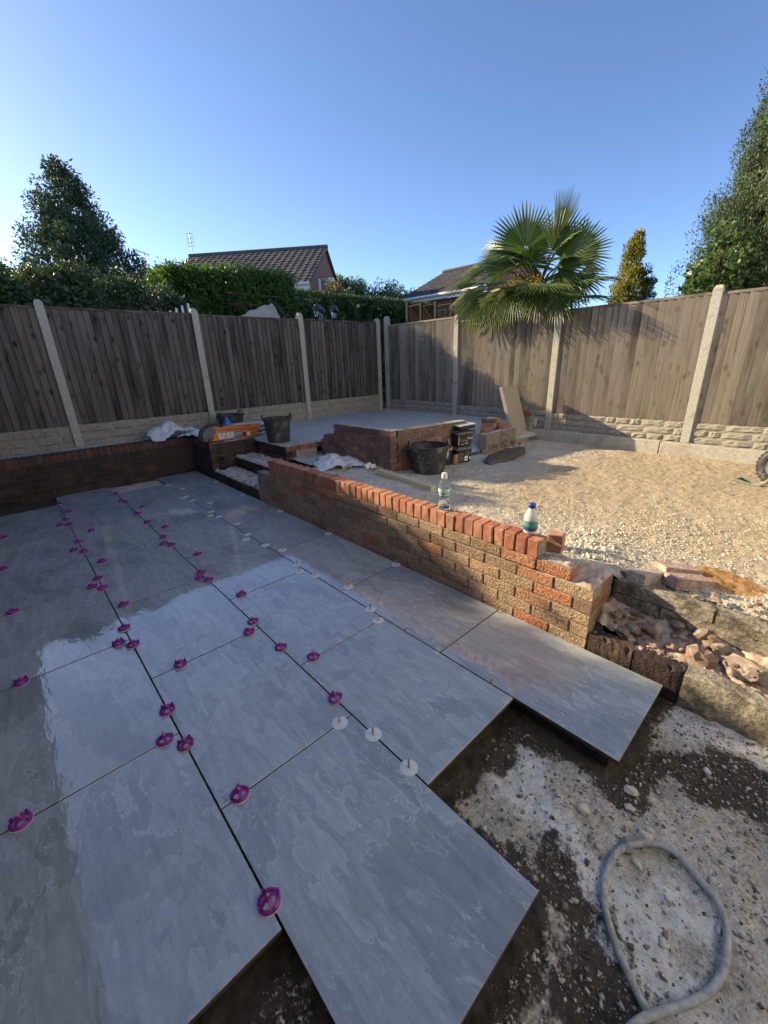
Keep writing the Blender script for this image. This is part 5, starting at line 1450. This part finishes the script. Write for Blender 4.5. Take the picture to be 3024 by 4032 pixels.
# --- orange folding work platform lying on the step wall
wp = thing('work_platform', 'folded orange work platform with grey plastic end lying on the step wall', 'work platform', (2.0, 5.10, .51), radians(-1))
mb = MB()
mb.tube([(1.90, 5.09, .678), (2.62, 5.09, .640)], .017, 10); mb.tube([(1.90, 5.16, .690), (2.66, 5.16, .665)], .017, 10)
mb.build('top_rail', LEADW, wp, smooth=True)
mb = MB(); mb.prism([(1.84, .518), (1.93, .656), (2.55, .630), (2.55, .518)], 0, .02, Matrix(((1, 0, 0, 0), (0, 0, 1, 5.062), (0, 1, 0, 0), (0, 0, 0, 1))))
mb.build('side_plate', LEADW, wp, bevel=.003)
mb = MB(); mb.prism([(1.735, .525), (1.735, .60), (1.76, .665), (1.80, .705), (1.90, .715), (1.93, .655), (1.87, .60), (1.845, .518)], 0, .20, Matrix(((1, 0, 0, 0), (0, 0, 1, 5.055), (0, 1, 0, 0), (0, 0, 0, 1))))
mb.build('end_moulding', GREYPL, wp, bevel=.010)
MB().box((1.800, 5.050, .53), (1.828, 5.056, .575)).build('socket', BLKPL2, wp)
MB().tube([(1.80, 5.14, .71), (1.85, 5.14, .745), (1.98, 5.14, .738), (2.06, 5.14, .70)], .014, 8).build('handle', BLKPL2, wp, smooth=True)
for i, (x0, x1, mt) in enumerate(((1.955, 2.055, STICK), (2.075, 2.175, STICK), (2.195, 2.295, STICKB), (2.315, 2.355, BLKPL2), (2.38, 2.42, WHITEP))):
    MB().box((x0, 5.0585, .535), (x1, 5.0615, .62 if i < 3 else .59)).build('sticker', mt, wp)
for i, (x, y, a_, lab) in enumerate(((2.42, 5.42, .1, 'grey printed bag lying flat behind the orange platform'), (2.68, 5.36, -.05, 'printed bag nearest the upright black tub'))):
    t = MB().box((-.15, -.10, 0), (.15, .10, .19)).mesh('cement_bag', BAGPL, True, .03)
    tag(link('cement_bag', t, None, TR((x, y, .49), a_)), lab, 'bag', 'printed bags behind the platform')
# low wall stub behind
MB_ = MB().box((2.72, 5.62, .45), (3.02, 5.74, .64)).build('brick_stub', BR_PLANT, None, bevel=.006); tag(MB_, 'short brick stub rising from the slab behind the tubs', 'brick stub')

# --- rubber tubs
def tub(label, loc, r0, r1, h, rot=(0, 0, 0), sq=1.0, mortar=False, dent=0.0, handles=True, hz=0.0):
    M = TR(loc, rot=rot); t = thing('rubber_tub', label, 'tub', loc)
    prof = []; n = 13
    for k in range(n*2+1):
        u = k/(n*2); prof.append((r0+(r1-r0)*u+(.0022 if k % 2 and u < .93 else -.0022), h*u))
    prof += [(r1+.008, h), (r1+.009, h+.010), (r1-.002, h+.012), (r1-.010, h)]
    inner_ = [(r0+(r1-r0)*u-.008, h*u+.012) for u in (1, .7, .4, .1, 0)]
    mb = MB(); mb.lathe(prof+inner_, 40, M, sx=1.0, sy=sq)
    mb.build('bucket', RUBBER, t, smooth=True)
    if handles:
        for s_ in (1, -1):
            pts = [M @ Vector((s_*(r1+.004), v*.075*sq, h+.006+hz+.055*(1-abs(v)**2.2))) for v in (-1, -.8, -.45, 0, .45, .8, 1)]
            pts[0].z -= .03; pts[-1].z -= .03
            MB().tube(pts, .010, 8).build('handle', RUBBER, t, smooth=True)
    if mortar:
        me = bpy.data.meshes.new('mortar'); V = [(0, 0, h*.72)]; F = []
        for k in range(24):
            a_ = 2*pi*k/24; rr_ = r0+(r1-r0)*.72-.010; V.append((rr_*cos(a_), rr_*sin(a_)*sq, h*.70+.02*sin(3*a_)))
        F = [(0, 1+k, 1+(k+1) % 24) for k in range(24)]; me.from_pydata(V, [], F); me.materials.append(WETMORT); link('mortar', me, t, M)
    return t
tub('large black rubber tub smeared with mortar beside the planter corner', (3.265, 2.262, .278), .172, .222, .300, (0, 0, radians(-38)), mortar=True)
tub('upright dusty black rubber tub standing at the top of the steps', (2.62, 4.56, .468), .155, .19, .33, (.02, .0, radians(-20)), sq=.85)
tub('black rubber tub lying behind the bags against the fence', (2.55, 6.02, .48), .16, .21, .27, (.05, 0, .3))

# --- paint style tubs with jointing compound
def text_mesh(name, body, size, mat, shear=0.0, ext=.0006):
    cu = bpy.data.curves.new(name, 'FONT'); cu.body = body; cu.size = size; cu.shear = shear; cu.extrude = ext; cu.align_x = 'LEFT'
    ob = bpy.data.objects.new(name, cu); COL.objects.link(ob)
    dg = bpy.context.evaluated_depsgraph_get(); me = bpy.data.meshes.new_from_object(ob.evaluated_get(dg))
    bpy.data.objects.remove(ob); me.materials.clear(); me.materials.append(mat); return me
def rbox(w_, d, h, r_, taper=1.0, seg=4):
    pts = []
    for cx, cy, a0 in ((w_/2-r_, d/2-r_, 0), (-w_/2+r_, d/2-r_, pi/2), (-w_/2+r_, -d/2+r_, pi), (w_/2-r_, -d/2+r_, 3*pi/2)):
        for k in range(seg+1):
            a_ = a0+k*pi/2/seg; pts.append((cx+r_*cos(a_), cy+r_*sin(a_)))
    return pts
def paste_tub(label, x, y, z, rz, top, h=.185):
    t = thing('plastic_tub', label, 'plastic tub', (x, y, z), rz, 'stacked black compound tubs'); M = TR((x, y, z), rz)
    P0 = rbox(.225, .225, h, .03); P1 = rbox(.25, .25, h, .035); n = len(P0)
    mb = MB(); vs = [(a, b, 0) for a, b in P0]+[(a, b, h-.02) for a, b in P1]
    mb.add([M @ Vector(v) for v in vs], [tuple(reversed(range(n))), tuple(range(n, 2*n))]+[(i, (i+1) % n, (i+1) % n+n, i+n) for i in range(n)])
    mb.build('body', BLKPL, t)
    mb = MB(); PL = rbox(.272, .272, h, .045)
    mb.prism(PL, h-.026, h, M); PL2 = rbox(.235, .235, h, .035); mb.prism(PL2, h+.0005, h+.008, M); l_ = mb.build('lid', DUSTLID, t, bevel=.003)
    # faces: local -y looks to the camera's left, local -x ... front print on -y
    F = M @ Matrix.Translation((0, 0, 0))
    def face(u, v, off=.0): # point on the front (-y) face, which flares outwards
        yy_ = -.1125-.0125*v/(h-.02)-off
        return (u, yy_, v)
    ang = math.atan2(.0125, h-.02)
    def put_text(body, size, mat, u, v, shear=0.0):
        me = text_mesh('lettering', body, size, mat, shear)
        link('lettering', me, t, M @ Matrix.Translation(face(u, v, .0012)) @ Matrix.Rotation(pi/2+ang, 4, 'X'))
    def patch(u0, u1, v0, v1, mat, nme='label_patch'):
        a = face((u0+u1)/2, v0, .0008); b = face((u0+u1)/2, v1, .0008)
        mb = MB(); vs = [(u0, a[1], v0), (u1, a[1], v0), (u1, b[1], v1), (u0, b[1], v1)]
        vs += [(p[0], p[1]-.0006, p[2]) for p in vs]
        mb.add([M @ Vector(v) for v in vs], [(0, 1, 2, 3), (7, 6, 5, 4), (0, 4, 5, 1), (1, 5, 6, 2), (2, 6, 7, 3), (3, 7, 4, 0)]); mb.build(nme, mat, t)
    if top:
        put_text('EASYJoint', .030, REDP, -.092, .088, .25)
        put_text('Select', .036, WHITEP, .028, .092, .2)
        put_text('ALL WEATHER JOINTING', .010, WHITEP, -.075, .070)
        patch(-.105, -.098, .03, .13, WHITEP); patch(-.06, -.02, .03, .036, WHITEP); patch(-.0, .05, .045, .049, WHITEP); patch(-.0, .05, .034, .038, WHITEP)
        MB().tube([M @ Vector((-.135, 0, h-.04)), M @ Vector((-.137, -.08, h-.01)), M @ Vector((-.12, -.15, h+.012)), M @ Vector((.0, -.155, h+.02)), M @ Vector((.12, -.15, h+.012)), M @ Vector((.137, -.08, h-.01)), M @ Vector((.135, 0, h-.04))], .007, 8).build('handle', BLKPL2, t, smooth=True)
    else:
        patch(.0, .052, .045, .075, WHITEP); patch(.0, .052, .015, .040, WHITEP); patch(.075, .095, .03, .06, WHITEP)
        for i in range(7): patch(-.09, -.015, .012+.017*i, .018+.017*i, m_tx)
        for i in range(3): patch(.005, .085, .085+.02*i, .092+.02*i, m_tx)
        put_text('EASYJoint', .013, REDP, -.085, .135, .2)
    for sx_ in (-1, 1):
        MB().box((sx_*.05-.012, -.1372, h-.018), (sx_*.05+.012, -.1362, h-.010), M).build('clip', DUSTLID, l_)
    return t
m_tx = m_plain('small_grey_print', (.22, .22, .215), .5, .4, .3, 60, 0)
TRZ = radians(-14)
paste_tub('lower of two stacked black plastic compound tubs by the planter', 3.985, 2.385, .262, TRZ, False)
paste_tub('upper black plastic tub with red and white lettering on the stack', 3.985, 2.385, .262+.196, TRZ, True)
ty = thing('mortar_tray', 'shallow dusty plastic tray lying tilted on top of the black tubs', 'tray', (4.02, 2.36, .665))
M = TR((4.02, 2.36, .668), rot=(.02, -.03, TRZ+.12))
mb = MB(); mb.box((-.135, -.085, 0), (.135, .085, .048), M); mb.build('tray', BLKPL, ty, bevel=.006)
MB().box((-.142, -.092, .046), (.142, .092, .058), M).build('tray_top', TROWELT, ty, bevel=.003)
pk = thing('paint_bucket', 'navy and cream paint bucket with a tan lid behind the big tub', 'bucket', (3.70, 2.40, .265))
M = TR((3.70, 2.40, .265), radians(-25))
MB().lathe([(.088, 0), (.095, .01), (.102, .185)], 26, M).build('body', NAVY, pk, smooth=True)
MB().lathe([(.110, .182), (.112, .19), (.110, .215), (.10, .218), (.098, .212)], 26, M).build('lid', TANPL, pk, smooth=True)
mb = MB(); vs = []
for k in range(9):
    a_ = radians(-175+k*12)
    vs += [(.0935*cos(a_), .0935*sin(a_), .012), (.1025*cos(a_), .1025*sin(a_), .175)]
mb.add([M @ Vector(v) for v in vs], [(2*k, 2*k+2, 2*k+3, 2*k+1) for k in range(8)]); mb.build('label', CARD, pk)
tn = thing('tin', 'small tan tin standing between the bucket and the black tubs', 'tin', (3.80, 2.30, .262))
MB().lathe([(.036, 0), (.037, .004), (.037, .12), (.035, .124)], 20, TR((3.80, 2.30, .262))).build('body', TANPL, tn, smooth=True)
MB().lathe([(.038, .124), (.038, .132), (.034, .134)], 20, TR((3.80, 2.30, .262))).build('lid', BLKPL2, tn, smooth=True)

# --- broken wall with two concrete blocks, brick stub, mortar pat
def blk(name, label, x, y, z, rz, sx, sy, sz, mat, cat='block', group=None):
    me = MB().box((-sx/2, -sy/2, 0), (sx/2, sy/2, sz)).mesh(name, mat, False, .006)
    return tag(link(name, me, None, TR((x, y, z), rz)), label, cat, group)
bw2 = thing('broken_low_wall', 'broken low wall of two weathered concrete blocks on pink mortar rubble', 'broken wall', (5.05, 2.52, .22))
for (x, y, L) in ((4.86, 2.485, .43), (5.31, 2.515, .43)):
    me = MB().box((-L/2, -.05, 0), (L/2, .05, .205)).mesh('block', CONC_BLK, False, .006); link('block', me, bw2, TR((x, y, .285), .06))
lump('rubble_footing', MORTAR_PK, bw2, 4.50, 5.72, 2.36, 2.62, .20, .10, .018, seed=71, edge=.06, fr=9)
lump('mortar_dust', MORTAR_WH, bw2, 4.66, 5.52, 2.455, 2.56, .4905, .010, .012, seed=73, edge=.02, fr=20)
for i in range(34):
    x = random.uniform(4.55, 5.62); L = random.choice((.03, .045, .06))
    rub('brick_fragment', x, 2.40+.06*(x-4.6)/1.1-.03*random.random(), .235+.07*random.random(), L, L*.8, L*.6, random.uniform(0, 3), 'crumbled pink mortar under the concrete blocks', 'rubble under the concrete blocks')
sb = thing('brick_pier_stub', 'stub of red brick pier behind the concrete blocks', 'brick pier', (5.35, 2.76, .4))
for i, (z, n_) in enumerate(((.44, 3), (.515, 2), (.59, 2))):
    for k in range(n_):
        put(brick_mesh('pier_brick', .1025, .215, .065, BR_RED if (i+k) % 2 else BR_PLANT, 1), 'brick', sb, (5.26+.115*k+.05*(i == 0), 2.80+.01*k, z), .1, None, .05)
MB().box((5.22, 2.72, .30), (5.44, 2.88, .625)).build('mortar_core', MORTAR_WH, sb)
for i, (x, y, rz_, lab) in enumerate(((4.98, 2.66, .2, 'red brick lying behind the left concrete block'), (5.42, 2.63, .15, 'red brick lying behind the right concrete block'), (4.72, 2.70, 1.2, 'grey brick end on the slab edge behind the blocks'))):
    blk('brick', lab, x, y, .46, rz_, .215, .1, .065, (BR_RED, BR_RED, CONC_BLK)[i], 'brick')
for i, (y, z, lab) in enumerate(((2.72, .57, 'red brick stub beside the leaning slab by the fence'), (2.78, .645, 'dark brick on top of the stub beside the leaning slab'))):
    blk('brick', lab, 6.22, y, z, pi/2, .23 if i == 0 else .10, .1, .068, BR_PLANT, 'brick')
blk('brick_plinth', 'rough plinth below the brick stub near the fence', 6.24, 2.74, .2, pi/2, .25, .12, .368, MORTAR, 'plinth')
me = bpy.data.meshes.new('x')
def mort():
    V = []; F = []; n = 40; rings = ((1.0, 0.0), (1.02, .03), (.97, .058), (.85, .068), (.55, .070), (.25, .072))
    r_ = random.Random(3); ph = [r_.uniform(0, 6) for _ in range(4)]
    for q, z in rings:
        for k in range(n):
            a_ = 2*pi*k/n; w_ = 1+.09*sin(2*a_+ph[0])+.06*sin(3*a_+ph[1])+.03*sin(7*a_+ph[2])
            V.append((q*w_*.50*cos(a_), q*w_*.165*sin(a_)*(1.0 if sin(a_) < 0 else .9), z*(1+.12*sin(5*a_+q*3))+.006*sin(9*a_)))
    V.append((0, 0, .072))
    for j in range(len(rings)-1):
        for k in range(n):
            F.append((j*n+k, j*n+(k+1) % n, (j+1)*n+(k+1) % n, (j+1)*n+k))
    j = len(rings)-1
    F += [(j*n+k, j*n+(k+1) % n, len(V)-1) for k in range(n)]
    me = bpy.data.meshes.new('mortar_pat'); me.from_pydata(V, [], F); me.shade_smooth(); me.materials.append(WETMORT); return me
tag(link('mortar_pat', mort(), None, TR((4.62, 2.10, .225), radians(6))), 'heap of fresh dark mortar on a board in front of the concrete blocks', 'mortar')

# --- leaning slab, electric box
b0, b1 = Vector((5.526, 2.467, .204)), Vector((6.163, 2.581, .184)); t0, t1 = Vector((5.396, 2.772, 1.065)), Vector((6.075, 2.833, 1.078))
ux = (b1-b0).normalized(); uz = ((t0+t1)/2-(b0+b1)/2).normalized(); uz = (uz-ux*uz.dot(ux)).normalized(); uy = uz.cross(ux)
c = (b0+b1)/2
M = Matrix(((ux.x, uy.x, uz.x, c.x), (ux.y, uy.y, uz.y, c.y), (ux.z, uy.z, uz.z, c.z), (0, 0, 0, 1)))
o = MB().box((-.31, 0, 0), (.31, .055, .92)).mesh('leaning_slab', FREL, False, .004)
tag(link('leaning_slab', o, None, M), 'large beige textured paving slab leaning near the right fence', 'paving slab')
eb = thing('electric_box', 'grey weatherproof electric socket box low on the fence behind the slab', 'socket box', (6.36, 2.66, .36))
MB().box((6.335, 2.60, .37), (6.40, 2.76, .53)).build('box', EBOX, eb, bevel=.012)
MB().box((6.318, 2.605, .40), (6.334, 2.735, .525)).build('cover', EBOX, eb, bevel=.01)
MB().tube([(6.36, 2.68, .37), (6.36, 2.69, .22)], .010, 8).build('cable', BLKPL2, eb)

# --- wheelbarrow at the right edge
wb = thing('wheelbarrow', 'wheelbarrow at the right edge with only its dusty wheel in view', 'wheelbarrow', (5.15, -.56, .21))
wc = Vector((5.15, -.56, .415)); W = Matrix.Translation(wc) @ Matrix.Rotation(radians(-14), 4, 'Z') @ Matrix.Rotation(pi/2, 4, 'Y')
wheel = part_empty('wheel', wb, W)
mb = MB(); R0, R1 = .145, .048
mb.tube([W @ Vector((R0*cos(2*pi*k/36), R0*sin(2*pi*k/36), 0)) for k in range(36)], R1, 12, closed=True)
mb.build('tyre', RUBBER, wheel, smooth=True)
mb = MB()
for k in range(30):
    a_ = 2*pi*k/30
    for s_ in (-1, 1): mb.box((-.012, -.008, -.016), (.004, .008, .016), W @ Matrix.Rotation(a_, 4, 'Z') @ Matrix.Translation((R0+R1*.86, 0, s_*.024)))
tag(mb.build('tyre_tread', RUBBER, wheel), kind='stuff')
MB().lathe([(.018, -.05), (.03, -.03), (.07, -.022), (.105, -.028), (.112, -.034), (.112, .034), (.105, .028), (.07, .022), (.03, .03), (.018, .05)], 28, W).build('rim', GALV, wheel, smooth=True)
fd = Matrix.Rotation(radians(-14), 4, 'Z')
def L_(x, y, z): return wc+(fd @ Vector((x, y, 0)))+Vector((0, 0, z))
mb = MB()
for s_ in (-1, 1):
    mb.tube(smooth_path([L_(s_*.06, .30, -.19), L_(s_*.07, .10, -.19), L_(s_*.09, -.05, -.03), L_(s_*.16, -.35, .06), L_(s_*.26, -1.25, .28)], 4), .017, 8)
mb.tube([L_(-.06, .30, -.19), L_(.06, .30, -.19)], .017, 8)
mb.build('frame', GREENMET, wb, smooth=True)
mb = MB()
for s_ in (-1, 1): mb.tube([L_(s_*.17, -.45, .08), L_(s_*.2, -.55, -.20), L_(s_*.2, -.78, -.20), L_(s_*.2, -.85, .16)], .015, 8)
mb.build('leg_frame', GREENMET, wb, smooth=True)
A_ = [L_(-.17, -.22, .08), L_(.17, -.22, .08), L_(.22, -.80, .15), L_(-.22, -.80, .15)]; B_ = [L_(-.27, -.02, .38), L_(.27, -.02, .38), L_(.33, -.98, .42), L_(-.33, -.98, .42)]
A2_ = [p+Vector((0, 0, .006)) for p in A_]; mb = MB(); mb.add(A_+B_, [(0, 1, 2, 3), (0, 4, 5, 1), (1, 5, 6, 2), (2, 6, 7, 3), (3, 7, 4, 0)])
tray = mb.build('tray', GALV, wb); sm = tray.modifiers.new('thick', 'SOLIDIFY'); sm.thickness = .004
MB().tube(B_, .010, 8, closed=True).build('tray_rim', GALV, wb)
